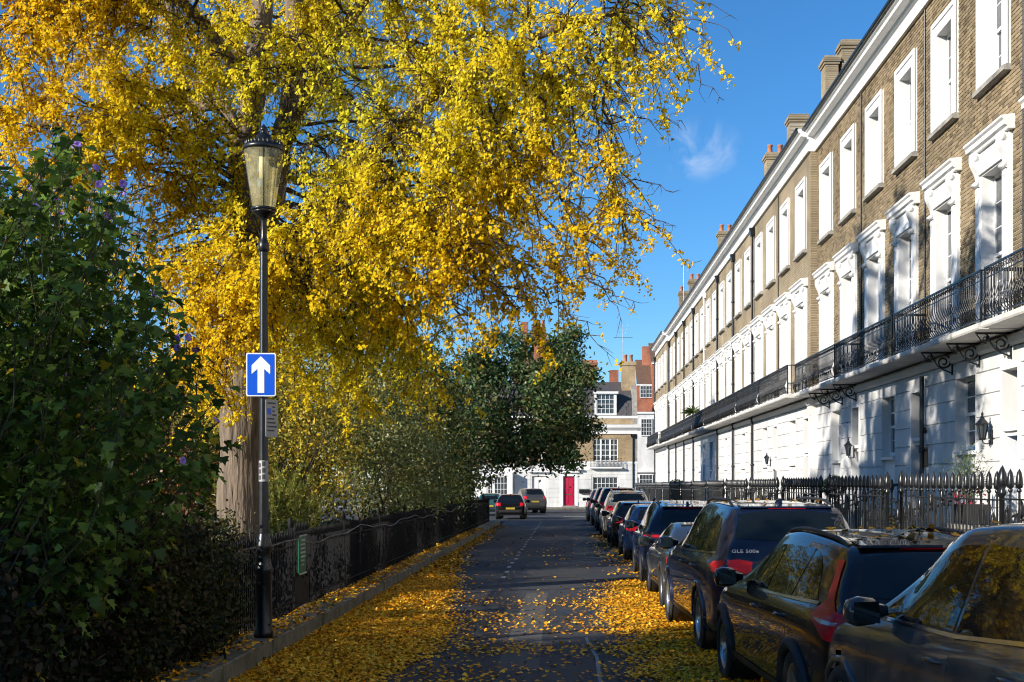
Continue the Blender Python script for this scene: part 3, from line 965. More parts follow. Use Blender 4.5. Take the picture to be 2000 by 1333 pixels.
def hand_rail():
    s = MB()
    for yy in (4.7, 5.56):
        s.tube([(0.0, yy, 1.30), (0.25, yy, 1.33), (1.45, yy, 1.86), (1.9, yy, 1.86)], 0.018, 6)
        s.tube([(1.45, yy, 0.4), (1.45, yy, 1.86)], 0.014, 6)
    return s
ME_HAND = hand_rail().mesh('handrail', MT['iron'])
ME_SSPEAR = spear(1.62).mesh('spear_bar', MT['iron'])
rail_names = ['just outside the right edge', 'nearest, below the blue door and olive planter', 'second from the right edge, behind the bronze plate house steps',
              'third from the right edge, in front of the square black lantern', 'fourth from the right edge, at the start of the projecting facade'] + [
              f'{ordinal[k]} from the right edge, in the distance' for k in range(5, 15)]
for i in range(-1, 15):
    y0 = 14.8 + HW * i + 1.02 + (0.85 if i < 0 else 0)
    r_ = empty('area_railing', (RAIL_X, y0, gz(y0) + 0.11), 0, 'black spear-headed iron railing, ' + (rail_names[i] if i >= 0 else 'running out of the frame at the right edge'), 'railing', 'iron railings in front of the terraced houses')
    inst('rail', ME_RFRAME, r_); inst('plinth', ME_PLINTH, r_)
    hr = inst('handrail', ME_HAND, r_, (0, 0, 0))
    if i <= 5:
        for k in range(NB):
            inst('spear_bar', ME_SPEAR, r_, (0, 0.15 + k * 0.305, 0))
            if i < 3: inst('spike_bar', ME_SPIKE, r_, (0, 0.30 + k * 0.305, 0))
        for yy in (4.7, 5.56):
            for k in range(7):
                inst('spear_bar', ME_SSPEAR, hr, (0.18 + 0.19 * k, yy, -0.22 + 0.44 * (0.18 + 0.19 * k)))
    else:
        tag(inst('spear_bars', ME_SPEARS, r_), kind='stuff')

# ================================================================ garden railing, lamp post and signs
FBAR = MB().box(-0.009, 0.009, -0.009, 0.009, 0.0, 1.02)
FBAR.lathe([(0.013, 1.02), (0.020, 1.05), (0.014, 1.10), (0.001, 1.17)], 5)
ME_FBAR = FBAR.mesh('bar', MT['iron_matt'])
fence = empty('garden_fence', (FENCE_X, 0, 0), 0, 'long black iron fence with close pointed bars along the garden', 'fence')
y = 5.0; n = 0
far = MB()
gate0, gate1 = 17.2, 18.25
while y < 61.0:
    if not (gate0 - 0.03 < y < gate1 + 0.03):
        if n < 295 and y > 8.0:
            inst('bar', ME_FBAR, fence, (0, y, gz(y) + 0.19)); n += 1
        elif y > 8.0:
            far.add([(p[0], p[1] + y, p[2] + gz(y) + 0.19) for p in FBAR.v], FBAR.f)
    y += 0.095 if y < 40 else 0.11
tag(far.build('bars', MT['iron_matt'], fence), kind='stuff')
mb = MB()
pieces = [(5.0 + 4 * i, min(9.0 + 4 * i, 61)) for i in range(14)]
for (a, b) in pieces:
    for zz in (0.14, 0.92):
        cuts = [(a, b)] if b < gate0 or a > gate1 else [(a, min(b, gate0)), (max(a, gate1), b)]
        for (p, q) in cuts:
            if q - p > 0.05:
                v = []
                for yy in (p, q):
                    g0 = gz(yy) + 0.19 + zz
                    v += [(-0.022, yy, g0), (0.022, yy, g0), (0.022, yy, g0 + 0.016), (-0.022, yy, g0 + 0.016)]
                mb.add(v, [(0, 1, 2, 3), (7, 6, 5, 4), (0, 4, 5, 1), (1, 5, 6, 2), (2, 6, 7, 3), (3, 7, 4, 0)])
mb.build('rail', MT['iron_matt'], fence)
for (a, b) in pieces:
    MB().box(-0.028, 0.028, -0.028, 0.028, 0, 1.2).lathe([(0.03, 1.2), (0.045, 1.25), (0.03, 1.31), (0.001, 1.36)], 8).build('post', MT['iron_matt'], fence, (0, a + 0.03, gz(a) + 0.18))
# a cable looped along the rail tops
pts = []
for k in range(60):
    yy = 9 + k * 0.75
    pts.append((FENCE_X + 0.05, yy, gz(yy) + 1.17 + 0.05 * math.sin(yy * 0.9) + 0.03 * math.sin(yy * 2.3)))
MT['cable'] = M('grey_cable', (0.10, 0.095, 0.09), 0.6, var=0.2)
tag(MB().tube(pts, 0.012, 5).build('bare_stem', MT['cable']), 'thin grey stem trailing along the top of the garden fence', 'stem')
# gate with a notice
MT['green_board'] = M('green_enamel', (0.015, 0.11, 0.055), 0.35, var=0.2)
MT['pale_print'] = M('pale_print', (0.45, 0.55, 0.42), 0.6, var=0.2)
gt = empty('garden_gate', (FENCE_X, gate0, gz(17) + 0.19), 0, 'narrow black iron gate in the garden fence behind a green notice', 'gate')
gl = gate1 - gate0
MB().box(-.02, .02, 0.0, 0.04, 0, 1.15).box(-.02, .02, gl - .04, gl, 0, 1.15).box(-.018, .018, .04, gl - .04, 1.06, 1.10).box(-.018, .018, .04, gl - .04, 0.05, 0.10).box(-.018, .018, .04, gl - .04, 0.5, 0.54).build('gate_frame', MT['iron_matt'], gt)
MB().box(-.012, .012, 0.045, gl - .045, 0.1, 0.5).build('kick_plate', MT['iron_matt'], gt)
for k in range(9):
    inst('bar', ME_FBAR, gt, (0, 0.13 + k * 0.1, 0.10))
nb = empty('notice_board', (FENCE_X + 0.04, gate0 + 0.10, gz(17) + 0.72), 0, 'small green garden notice board with pale lettering fixed to the gate', 'notice')
MB().cbox(0, 0.02, 0, 0.46, 0, 0.52, 0.004).build('board', MT['green_board'], nb)
MB().box(0.02, 0.028, 0, 0.46, -0.02, 0.0).box(0.02, 0.028, 0, 0.46, 0.52, 0.54).build('frame', MT['pale_print'], nb)
rp = random.Random(4)
for k in range(7):
    w = rp.uniform(0.12, 0.3)
    o = rp.uniform(0, 0.03)
    mb = MB()
    yy = 0.23 - w / 2
    while yy < 0.23 + w / 2:
        l = rp.uniform(0.02, 0.05)
        mb.box(0.0205, 0.023, yy, yy + l, 0.45 - k * 0.058, 0.475 - k * 0.058)
        yy += l + 0.012
    mb.build('lettering', MT['pale_print'], nb)

# --- lamp post
LX, LY = -3.47, 14.1
LZ = gz(LY) + 0.19
MT['lamp_glass'] = None
def lamp_glass():
    m, N, L, b = nodes_of('dusty_lantern_glass')
    g = N.new('ShaderNodeNewGeometry')
    n = N.new('ShaderNodeTexNoise'); n.inputs['Scale'].default_value = 7; n.inputs['Detail'].default_value = 5
    L.new(g.outputs['Position'], n.inputs['Vector'])
    b.inputs['Base Color'].default_value = (0.80, 0.72, 0.42, 1)
    b.inputs['Roughness'].default_value = 0.25
    t = N.new('ShaderNodeBsdfTransparent'); t.inputs['Color'].default_value = (0.95, 0.90, 0.66, 1)
    mr_ = N.new('ShaderNodeMapRange'); mr_.inputs[1].default_value = 0.3; mr_.inputs[2].default_value = 0.75; mr_.inputs[3].default_value = 0.88; mr_.inputs[4].default_value = 0.62
    L.new(n.outputs['Fac'], mr_.inputs[0])
    mx = N.new('ShaderNodeMixShader'); L.new(mr_.outputs[0], mx.inputs[0])
    out = [q for q in N if q.type == 'OUTPUT_MATERIAL'][0]
    L.new(b.outputs[0], mx.inputs[1]); L.new(t.outputs[0], mx.inputs[2]); L.new(mx.outputs[0], out.inputs['Surface'])
    return m
MT['lamp_glass'] = lamp_glass()
lp = empty('street_lamp', (LX, LY, LZ), 0, 'tall black iron street lamp with a tapered glass lantern, at the garden kerb', 'street lamp')
MB().lathe([(0.0, 0), (0.112, 0), (0.112, 0.10), (0.098, 0.13), (0.092, 0.75), (0.100, 0.78), (0.100, 0.83), (0.085, 0.87), (0.080, 1.02), (0.090, 1.05), (0.090, 1.09), (0.075, 1.16), (0.062, 1.22)], 12).build('base', MT['iron'], lp)
MB().lathe([(0.060, 1.2), (0.056, 1.6), (0.050, 3.0), (0.045, 4.35), (0.045, 4.45)], 12).build('column', MT['iron'], lp)
MB().lathe([(0.045, 4.45), (0.062, 4.47), (0.062, 4.55), (0.045, 4.58), (0.036, 4.62), (0.033, 4.80), (0.04, 4.83), (0.06, 4.86), (0.13, 4.90), (0.135, 4.92), (0.0, 4.92)], 14).build('neck', MT['iron'], lp)
lan = MB()
lan.lathe([(0.225, 5.605), (0.238, 5.61), (0.238, 5.65), (0.215, 5.67)], 24)
lan.lathe([(0.120, 4.925), (0.145, 4.925), (0.145, 4.955), (0.122, 4.96)], 24)
lan = lan.build('lantern', MT['iron'], lp)
for k in range(8):
    q0, q1 = 2 * math.pi * k / 8, 2 * math.pi * (k + 1) / 8
    v, f = [], []
    for j in range(4):
        q = q0 + (q1 - q0) * (j / 3) * 0.985
        v += [(0.128 * math.cos(q), 0.128 * math.sin(q), 4.955), (0.224 * math.cos(q), 0.224 * math.sin(q), 5.61)]
    for j in range(3):
        f.append((2 * j, 2 * j + 2, 2 * j + 3, 2 * j + 1))
    MB().add(v, f, True).build('pane', MT['lamp_glass'], lan)
    a = q0 + (0.2 if k % 2 else 0.2)
    if k % 2 == 0:
        MB().tube([(0.129 * math.cos(a), 0.129 * math.sin(a), 4.95), (0.226 * math.cos(a), 0.226 * math.sin(a), 5.61)], 0.0045, 4).build('glazing_bar', MT['iron'], lan)
cap = MB().lathe([(0.215, 5.67), (0.205, 5.69), (0.13, 5.74), (0.10, 5.78), (0.085, 5.86), (0.045, 5.91), (0.03, 5.93), (0.045, 5.96), (0.048, 5.99), (0.034, 6.03), (0.012, 6.07), (0.001, 6.10)], 20)
cap.v = [(p[0], p[1], 5.67 + (p[2] - 5.67) * .60) for p in cap.v]
cap = cap.build('cap', MT['iron'], lp)
crown = MB()
for k in range(28):
    a = 2 * math.pi * k / 28
    crown.lathe([(0.012, 5.665), (0.016, 5.69), (0.002, 5.725)], 5, (0.205 * math.cos(a), 0.205 * math.sin(a), 0))
tag(crown.build('crown_beading', MT['iron'], cap), kind='stuff')
MT['lamp_holder'] = M('galvanised', (0.45, 0.45, 0.42), 0.5, metal=0.6, var=0.2)
MB().lathe([(0.0, 5.62), (0.05, 5.60), (0.06, 5.45), (0.05, 5.30), (0.0, 5.28)], 10).build('lamp_bulb', M('white_bulb_glass', (0.8, 0.78, 0.7), 0.3), lan)

# --- one way sign
MT['sign_blue'] = M('blue_sign_sheet', (0.004, 0.09, 0.62), 0.35, var=0.08, coat=0.2)
MT['sign_white'] = M('white_sign_sheet', (0.78, 0.78, 0.80), 0.4, var=0.06)
MT['sign_grey'] = M('grey_plate', (0.36, 0.36, 0.36), 0.5, var=0.2, metal=0.2)
def rrect(w, h, r, cx=0, cz=0, n=4):
    out = []
    for (sx, sz, a0) in ((1, 1, 0), (-1, 1, 90), (-1, -1, 180), (1, -1, 270)):
        for k in range(n + 1):
            a = R(a0 + 90 * k / n)
            out.append((cx + sx * (w / 2 - r) + r * math.cos(a), cz + sz * (h / 2 - r) + r * math.sin(a)))
    return out
sg = empty('one_way_sign', (LX - 0.015, LY - 0.075, LZ + 3.02), R(3), 'blue rectangular one-way sign with a white upward arrow on the lamp post', 'sign')
MB().prism(rrect(0.335, 0.495, 0.02, 0, 0), 'y', 0, 0.006).build('border', MT['sign_white'], sg)
MB().prism(rrect(0.307, 0.467, 0.012, 0, 0), 'y', -0.002, 0.0).build('panel', MT['sign_blue'], sg)
arrow = [(-0.038, -0.21), (0.038, -0.21), (0.038, 0.065), (0.105, 0.005), (0.105, 0.105), (0.0, 0.21), (-0.105, 0.105), (-0.105, 0.005), (-0.038, 0.065)]
MB().prism(arrow, 'y', -0.004, -0.0021).build('arrow', MT['sign_white'], sg)
MB().box(-0.06, 0.06, 0.006, 0.03, 0.12, 0.15).box(-0.06, 0.06, 0.006, 0.03, -0.15, -0.12).build('clip', MT['lamp_holder'], sg)
sg.location.z += 0.02
pk = empty('parking_plate', (LX + 0.055, LY - 0.02, LZ + 2.33), R(62), 'narrow grey parking notice plate turned away on the lamp post below the blue sign', 'sign')
MB().prism(rrect(0.20, 0.43, 0.012, 0.06, 0.215), 'y', 0, 0.004).build('plate', MT['sign_grey'], pk)
MB().box(-0.02, 0.05, -0.0015, -0.0002, 0.26, 0.33).build('blue_square', MT['sign_blue'], pk)
MT['print'] = M('dark_print', (0.05, 0.05, 0.06), 0.6, var=0.1)
rp = random.Random(9)
for k in range(8):
    zz = 0.39 - k * 0.045
    x0 = 0.07 if 0.24 < zz < 0.35 else -0.015
    MB().box(x0, rp.uniform(0.1, 0.145), -0.0015, -0.0002, zz - 0.009, zz + 0.009).build('print_line', MT['print'], pk)
st = empty('pole_sticker', (LX, LY, LZ + 1.82), 0, 'small torn black and white sticker on the lamp post at eye height', 'sticker')
def wrap(a0, a1, z0, z1, rr):
    v, f = [], []
    for j in range(7):
        a = R(a0 + (a1 - a0) * j / 6)
        v += [(rr * math.cos(a), rr * math.sin(a), z0), (rr * math.cos(a), rr * math.sin(a), z1)]
    for j in range(6): f.append((2 * j, 2 * j + 2, 2 * j + 3, 2 * j + 1))
    return MB().add(v, f, True)
wrap(205, 340, 0, 0.24, 0.0575).build('paper', MT['sign_grey'], st)
for k in range(3):
    wrap(214, 250, 0.02 + k * 0.07, 0.07 + k * 0.07, 0.0582).build('black_mark', MT['print'], st)
    wrap(262, 300, 0.025 + k * 0.075, 0.08 + k * 0.075, 0.0582).build('black_mark', MT['print'], st)

# ================================================================ cars
def paint(name, col, metal=0.35, rough=0.28):
    m = M(name, col, 0.35, metal=metal * 0.3, var=0.06, scale=0.6, coat=1.0, spec=0.08)
    return m
MT['p_grey'] = paint('grey_metallic_paint', (0.052, 0.052, 0.056))
MT['p_black'] = paint('black_car_paint', (0.006, 0.006, 0.008), 0.1)
MT['p_navy'] = paint('navy_car_paint', (0.006, 0.011, 0.030), 0.2)
MT['p_blue'] = paint('dark_blue_car_paint', (0.008, 0.022, 0.07), 0.25)
MT['p_silver'] = paint('champagne_silver_paint', (0.30, 0.27, 0.22), 0.5)
MT['p_steel'] = paint('steel_grey_paint', (0.035, 0.037, 0.040), 0.4)
MT['p_brown'] = paint('dark_olive_black_paint', (0.012, 0.012, 0.010), 0.2)
MT['p_teal'] = paint('teal_car_paint', (0.03, 0.09, 0.10), 0.3)
MT['cglass'] = glass_material('tinted_car_glass', (0.006, 0.009, 0.010), 0.012, 0.5)
MT['rubber'] = M('tyre_rubber', (0.014, 0.014, 0.014), 0.8, var=0.3, scale=12, bump=0.3, bscale=80)
MT['plastic'] = M('black_plastic_trim', (0.016, 0.016, 0.017), 0.6, var=0.2, scale=10)
MT['chrome'] = M('satin_chrome', (0.62, 0.62, 0.64), 0.18, metal=1.0, var=0.08)
MT['alloy'] = M('alloy_wheel', (0.42, 0.42, 0.43), 0.3, metal=0.9, var=0.15)
MT['tail'] = M('red_tail_lens', (0.62, 0.010, 0.016), 0.3, var=0.3, scale=14, coat=0.12, spec=0.25)
MT['tail_dark'] = M('dark_red_lens', (0.10, 0.004, 0.006), 0.12, var=0.2, coat=1.0)
MT['lens'] = M('clear_lens', (0.42, 0.30, 0.30), 0.2, var=0.2, coat=1.0)
MT['plate'] = M('yellow_plate', (0.42, 0.31, 0.04), 0.4, var=0.1)
MT['badge'] = M('bright_badge', (0.50, 0.50, 0.52), 0.35, var=0.05)
MT['seam'] = M('panel_gap', (0.003, 0.003, 0.003), 0.8, var=0.1)

def interp(pts):
    """smooth curve through (s, value) pairs, without overshoot"""
    xs = [p[0] for p in pts]; vs = [p[1] for p in pts]
    n = len(xs)
    d = [(vs[i + 1] - vs[i]) / (xs[i + 1] - xs[i]) for i in range(n - 1)]
    m = [d[0]] + [0 if d[i - 1] * d[i] <= 0 else 2 * d[i - 1] * d[i] / (d[i - 1] + d[i]) for i in range(1, n - 1)] + [d[-1]]
    def f(x):
        if x <= xs[0]: return vs[0]
        if x >= xs[-1]: return vs[-1]
        i = 0
        while x > xs[i + 1]: i += 1
        h = xs[i + 1] - xs[i]; t = (x - xs[i]) / h
        return (2*t**3 - 3*t*t + 1) * vs[i] + (t**3 - 2*t*t + t) * h * m[i] + (-2*t**3 + 3*t*t) * vs[i + 1] + (t**3 - t*t) * h * m[i + 1]
    return f

SHAPES = {
 # s runs from the rear (0) to the front (1); heights in metres
 'suv': dict(L=4.92, W=1.96, top=[(0, 0.95), (.005, 1.10), (.014, 1.20), (.026, 1.30), (.034, 1.36), (.085, 1.66), (.11, 1.72), (.2, 1.755), (.4, 1.775), (.52, 1.74), (.575, 1.66), (.705, 1.20), (.73, 1.155), (.85, 1.08), (.95, .96), (.985, .82), (1, .62)],
    belt=[(0, 1.07), (.3, 1.12), (.7, 1.08), (.85, 1.0), (1, .6)], wheels=(.205, .813), wr=.375,
    glass=[[(.44, 1.15), (.44, 1.62), (.50, 1.60), (.545, 1.55), (.67, 1.17), (.66, 1.14)], [(.255, 1.16), (.235, 1.63), (.43, 1.625), (.43, 1.15)], [(.09, 1.21), (.115, 1.45), (.15, 1.57), (.225, 1.625), (.244, 1.165)]],
    rearglass=[(-.66, 1.36), (-.58, 1.63), (-.3, 1.665), (.3, 1.665), (.58, 1.63), (.66, 1.36), (.3, 1.335), (-.3, 1.335)]),
 'estate': dict(L=4.78, W=1.90, top=[(0, .84), (.006, .96), (.02, 1.03), (.035, 1.10), (.105, 1.375), (.135, 1.43), (.25, 1.475), (.4, 1.50), (.5, 1.475), (.56, 1.41), (.70, 1.03), (.725, .99), (.85, .93), (.95, .83), (.985, .72), (1, .55)],
    belt=[(0, 1.00), (.3, 0.99), (.7, .94), (.85, .88), (1, .55)], wheels=(.205, .815), wr=.345,
    glass=[[(.445, 1.00), (.44, 1.37), (.50, 1.355), (.535, 1.315), (.66, 1.01), (.655, .99)], [(.265, 1.01), (.245, 1.375), (.43, 1.375), (.435, 1.00)], [(.115, 1.05), (.135, 1.12), (.165, 1.25), (.20, 1.335), (.235, 1.37), (.255, 1.01)]],
    rearglass=[(-.62, 1.10), (-.52, 1.345), (-.3, 1.375), (.3, 1.375), (.52, 1.345), (.62, 1.10), (.3, 1.07), (-.3, 1.07)]),
 'coupe_suv': dict(L=4.80, W=1.93, top=[(0, .88), (.006, 1.02), (.02, 1.10), (.035, 1.17), (.11, 1.51), (.14, 1.555), (.25, 1.61), (.4, 1.655), (.52, 1.63), (.58, 1.55), (.725, 1.10), (.75, 1.06), (.86, 1.0), (.95, .90), (.985, .78), (1, .6)],
    belt=[(0, 1.10), (.3, 1.07), (.7, 1.01), (.85, .94), (1, .6)], wheels=(.20, .81), wr=.375,
    glass=[[(.455, 1.085), (.455, 1.525), (.515, 1.51), (.55, 1.465), (.69, 1.09), (.68, 1.065)], [(.265, 1.10), (.25, 1.52), (.445, 1.53), (.445, 1.085)], [(.12, 1.19), (.145, 1.32), (.18, 1.43), (.24, 1.505), (.255, 1.105)]],
    rearglass=[(-.6, 1.18), (-.52, 1.44), (-.3, 1.48), (.3, 1.48), (.52, 1.44), (.6, 1.18), (.3, 1.15), (-.3, 1.15)]),
 'hatch': dict(L=4.15, W=1.79, top=[(0, .80), (.006, .95), (.02, 1.0), (.035, 1.06), (.11, 1.36), (.14, 1.41), (.28, 1.455), (.42, 1.47), (.52, 1.44), (.58, 1.36), (.735, 1.02), (.76, .985), (.87, .90), (.955, .78), (.985, .68), (1, .52)],
    belt=[(0, 1.0), (.3, .99), (.7, .93), (.85, .85), (1, .52)], wheels=(.185, .80), wr=.31,
    glass=[[(.45, 1.01), (.45, 1.34), (.51, 1.325), (.55, 1.28), (.69, 1.01), (.68, .98)], [(.26, 1.02), (.245, 1.345), (.44, 1.345), (.44, 1.01)], [(.13, 1.10), (.16, 1.24), (.20, 1.33), (.235, 1.34), (.25, 1.02)]],
    rearglass=[(-.56, 1.08), (-.48, 1.32), (-.3, 1.35), (.3, 1.35), (.48, 1.32), (.56, 1.08), (.3, 1.05), (-.3, 1.05)]),
 'boxy': dict(L=4.95, W=1.98, top=[(0, .9), (.005, 1.10), (.012, 1.2), (.02, 1.28), (.055, 1.78), (.08, 1.84), (.2, 1.88), (.45, 1.89), (.56, 1.85), (.60, 1.76), (.715, 1.28), (.74, 1.22), (.87, 1.17), (.96, 1.08), (.985, .95), (1, .65)],
    belt=[(0, 1.2), (.3, 1.2), (.7, 1.16), (.86, 1.1), (1, .65)], wheels=(.20, .81), wr=.39,
    glass=[[(.455, 1.24), (.455, 1.74), (.53, 1.73), (.57, 1.68), (.68, 1.26), (.67, 1.22)], [(.255, 1.25), (.245, 1.75), (.445, 1.745), (.445, 1.24)], [(.08, 1.29), (.095, 1.60), (.12, 1.72), (.235, 1.745), (.245, 1.255)]],
    rearglass=[(-.68, 1.32), (-.62, 1.74), (-.3, 1.77), (.3, 1.77), (.62, 1.74), (.68, 1.32), (.3, 1.29), (-.3, 1.29)]),
 'coupe': dict(L=4.45, W=1.84, top=[(0, .72), (.006, .84), (.03, .92), (.10, .97), (.22, 1.16), (.32, 1.29), (.42, 1.345), (.5, 1.34), (.57, 1.27), (.70, .97), (.73, .93), (.87, .84), (.955, .74), (.985, .64), (1, .5)],
    belt=[(0, .9), (.3, .93), (.7, .88), (.85, .80), (1, .5)], wheels=(.19, .80), wr=.335,
    glass=[[(.43, .95), (.44, 1.25), (.50, 1.235), (.54, 1.19), (.65, .94), (.64, .92)], [(.24, .99), (.30, 1.15), (.36, 1.225), (.43, 1.25), (.42, .95)]],
    rearglass=[(-.5, .98), (-.45, 1.20), (-.25, 1.26), (.25, 1.26), (.45, 1.20), (.5, .98), (.3, .96), (-.3, .96)]),
}

def body_shape(sh, W_, H_=1.0):
    """outer skin of a car: cross-sections along the length, wheel openings left open"""
    L, top, belt = sh['L'], interp(sh['top']), interp(sh['belt'])
    plan = interp([(0, .74), (.004, .82), (.015, .895), (.05, .955), (.14, .99), (.3, 1), (.72, 1), (.86, .975), (.94, .90), (.98, .78), (.995, .62), (1, .52)])
    bot = interp([(0, .42), (.03, .30), (.1, .24), (.9, .22), (.97, .26), (1, .36)])
    st = [0, .003, .006, .010, .015, .022, .03, .04, .05, .06, .07, .08, .09, .10, .115] + [.13 + .0135 * i for i in range(60)] + [.945, .955, .965, .975, .983, .99, .995, .998, 1]
    st = sorted(s for s in set(st) if s <= 1)
    hw0 = W_ / 2
    rings = []
    for s in st:
        t, bl, b, hw = top(s), belt(s), bot(s), hw0 * plan(s)
        bl = min(bl, t - 0.02)
        c = t - bl
        k = min(1.0, c / 0.42)
        h = bl - b
        P = [(0.0, b), (hw * .55, b), (hw * .86, b + .005), (hw * .945, b + .05 * h + .02), (hw * .975, b + .16 * h), (hw * .975, b + .30 * h), (hw * .985, b + .45 * h), (hw * 1.0, b + .60 * h), (hw * .998, b + .76 * h), (hw * .985, b + .88 * h), (hw * .962, b + .965 * h), (hw * .935, bl)]
        rw = hw * (.925 - .235 * k)
        for q in (.12, .3, .5, .7, .84):
            P.append((hw * .925 + (rw - hw * .925) * q ** 1.12, bl + c * (.9 * q)))
        e = .12 * (1 - k) + .0
        P += [(rw * .985, bl + c * .875), (rw * .955, bl + c * .935), (rw * .88, bl + c * .967), (rw * .7, bl + c * .984), (rw * .4, bl + c * .996), (0.0, t)]
        rings.append(((s - .5) * L, P))
    n = len(rings[0][1])
    v, idx = [], {}
    for j, (y, P) in enumerate(rings):
        for i, (x, z) in enumerate(P):
            idx[(j, i, 1)] = len(v); v.append((x, y, z))
            if 0 < i < n - 1:
                idx[(j, i, -1)] = len(v); v.append((-x, y, z))
            else:
                idx[(j, i, -1)] = idx[(j, i, 1)]
    f = []
    wr = sh['wr']
    wy = [(s - .5) * L for s in sh['wheels']]
    for j in range(len(rings) - 1):
        for i in range(n - 1):
            for sg in (1, -1):
                q = (idx[(j, i, sg)], idx[(j + 1, i, sg)], idx[(j + 1, i + 1, sg)], idx[(j, i + 1, sg)])
                cx = sum(v[a][0] for a in q) / 4; cy = sum(v[a][1] for a in q) / 4; cz = sum(v[a][2] for a in q) / 4
                if abs(cx) > hw0 * .6 and any((cy - w) ** 2 + (cz - wr) ** 2 < (wr * 1.09) ** 2 for w in wy):
                    continue
                f.append(q if sg == -1 else q[::-1])
    for (j, rev) in ((0, False), (len(rings) - 1, True)):
        for i in range(n - 1):
            q = (idx[(j, i, 1)], idx[(j, i + 1, 1)], idx[(j, i + 1, -1)], idx[(j, i, -1)])
            q = tuple(dict.fromkeys(q))
            if len(q) >= 3: f.append(q[::-1] if rev else q)
    return v, f

def inside(p, poly):
    c = False
    j = len(poly) - 1
    for i in range(len(poly)):
        a, b = poly[i], poly[j]
        if (a[1] > p[1]) != (b[1] > p[1]) and p[0] < (b[0] - a[0]) * (p[1] - a[1]) / (b[1] - a[1]) + a[0]:
            c = not c
        j = i
    return c

def patch(bvh, poly, view, off=0.004, grid=0.06, side=1):
    """panel lying on the body: an outline seen from the side, rear, front or above, laid onto the skin"""
    bd = []
    n = len(poly)
    for i in range(n):
        a, b = poly[i], poly[(i + 1) % n]
        m = max(1, int(math.hypot(a[0] - b[0], a[1] - b[1]) / grid))
        for k in range(m):
            bd.append((a[0] + (b[0] - a[0]) * k / m, a[1] + (b[1] - a[1]) * k / m))
    x0, x1 = min(p[0] for p in bd), max(p[0] for p in bd)
    z0, z1 = min(p[1] for p in bd), max(p[1] for p in bd)
    pts = list(bd)
    x = x0 + grid * .5
    while x < x1:
        z = z0 + grid * .5
        while z < z1:
            if inside((x, z), poly) and min((x - q[0]) ** 2 + (z - q[1]) ** 2 for q in bd) > (grid * .45) ** 2:
                pts.append((x, z))
            z += grid
        x += grid
    m = len(bd)
    vs, es, fs, *_ = delaunay_2d_cdt([Vector(p) for p in pts], [(i, (i + 1) % m) for i in range(m)], [], 1, 1e-5)
    out = []
    for p in vs:
        if view == 'side': o, d = Vector((side * 3, p.x, p.y)), Vector((-side, 0, 0))
        elif view == 'rear': o, d = Vector((p.x, -5, p.y)), Vector((0, 1, 0))
        elif view == 'front': o, d = Vector((p.x, 5, p.y)), Vector((0, -1, 0))
        else: o, d = Vector((p.x, p.y, 5)), Vector((0, 0, -1))
        h = bvh.ray_cast(o, d)
        if h[0] is None:
            loc, nn, _, _ = bvh.find_nearest(o + d * (3 - .9 if view == 'side' else 2.7))
        else:
            loc, nn = h[0], h[1]
        if nn.dot(d) > 0: nn = -nn
        out.append(loc + nn * off)
    faces = []
    for f in fs:
        a, b, c = [out[i] for i in f[:3]]
        nn = (b - a).cross(c - a)
        faces.append(tuple(f) if nn.dot(d) < 0 else tuple(f)[::-1])
    return MB().add(out, faces, True)

_wheel_cache = {}
def wheel_meshes(r, w=0.235, spokes=5, dark=False):
    key = (round(r, 3), spokes, dark)
    if key in _wheel_cache: return _wheel_cache[key]
    tyre = MB()
    prof = [(r * .68, w * .36), (r * .72, w * .48), (r * .86, w * .5), (r * .955, w * .46), (r * .99, w * .40)]
    for q in (.30, .16, .02):                      # tread ribs
        prof += [(r, w * q + w * .08), (r, w * q + w * .01), (r * .975, w * q), (r * .975, w * q - w * .02)]
    prof += [(a, -b) for (a, b) in prof[4::-1]]
    tyre.lathe(prof, 40, axis='x')
    t = tyre.mesh('tyre', MT['rubber'])
    rim = MB()
    rim.lathe([(r * .70, -w * .35), (r * .70, w * .40), (r * .665, w * .42), (r * .64, w * .30), (r * .60, -w * .1)], 36, axis='x')
    rim.lathe([(r * .18, w * .10), (r * .17, w * .24), (r * .10, w * .28), (0.0001, w * .285)], 16, axis='x')
    for k in range(spokes):
        a = 2 * math.pi * k / spokes
        for da in (-.11, .11) if spokes == 5 else (0,):
            p = []
            for (rr, hw_, xx) in ((r * .12, .026, w * .22), (r * .4, .020, w * .27), (r * .66, .026, w * .30)):
                ang = a + da * (rr / (r * .66)) * 1.2
                c, s_ = math.cos(ang), math.sin(ang)
                p.append([(xx, rr * c - hw_ * s_, rr * s_ + hw_ * c), (xx, rr * c + hw_ * s_, rr * s_ - hw_ * c), (xx - .03, rr * c + hw_ * s_, rr * s_ - hw_ * c), (xx - .03, rr * c - hw_ * s_, rr * s_ + hw_ * c)])
            v = [q for g_ in p for q in g_]
            f = []
            for j in range(2):
                for i in range(4):
                    f.append((j * 4 + i, j * 4 + (i + 1) % 4, j * 4 + 4 + (i + 1) % 4, j * 4 + 4 + i))
            rim.add(v, f)
    rm = rim.mesh('rim', MT['p_steel'] if dark else MT['alloy'])
    disc = MB().lathe([(r * .5, -.02), (r * .5, 0.0), (0.001, 0.0)], 24, axis='x').lathe([(r * .66, -.03), (0.001, -.03)], 24, axis='x').mesh('brake_disc', MT['plastic'])
    _wheel_cache[key] = (t, rm, disc)
    return _wheel_cache[key]

def fix_normals(me):
    bm = bmesh.new(); bm.from_mesh(me)
    bmesh.ops.recalc_face_normals(bm, faces=bm.faces[:])
    bm.to_mesh(me); bm.free()

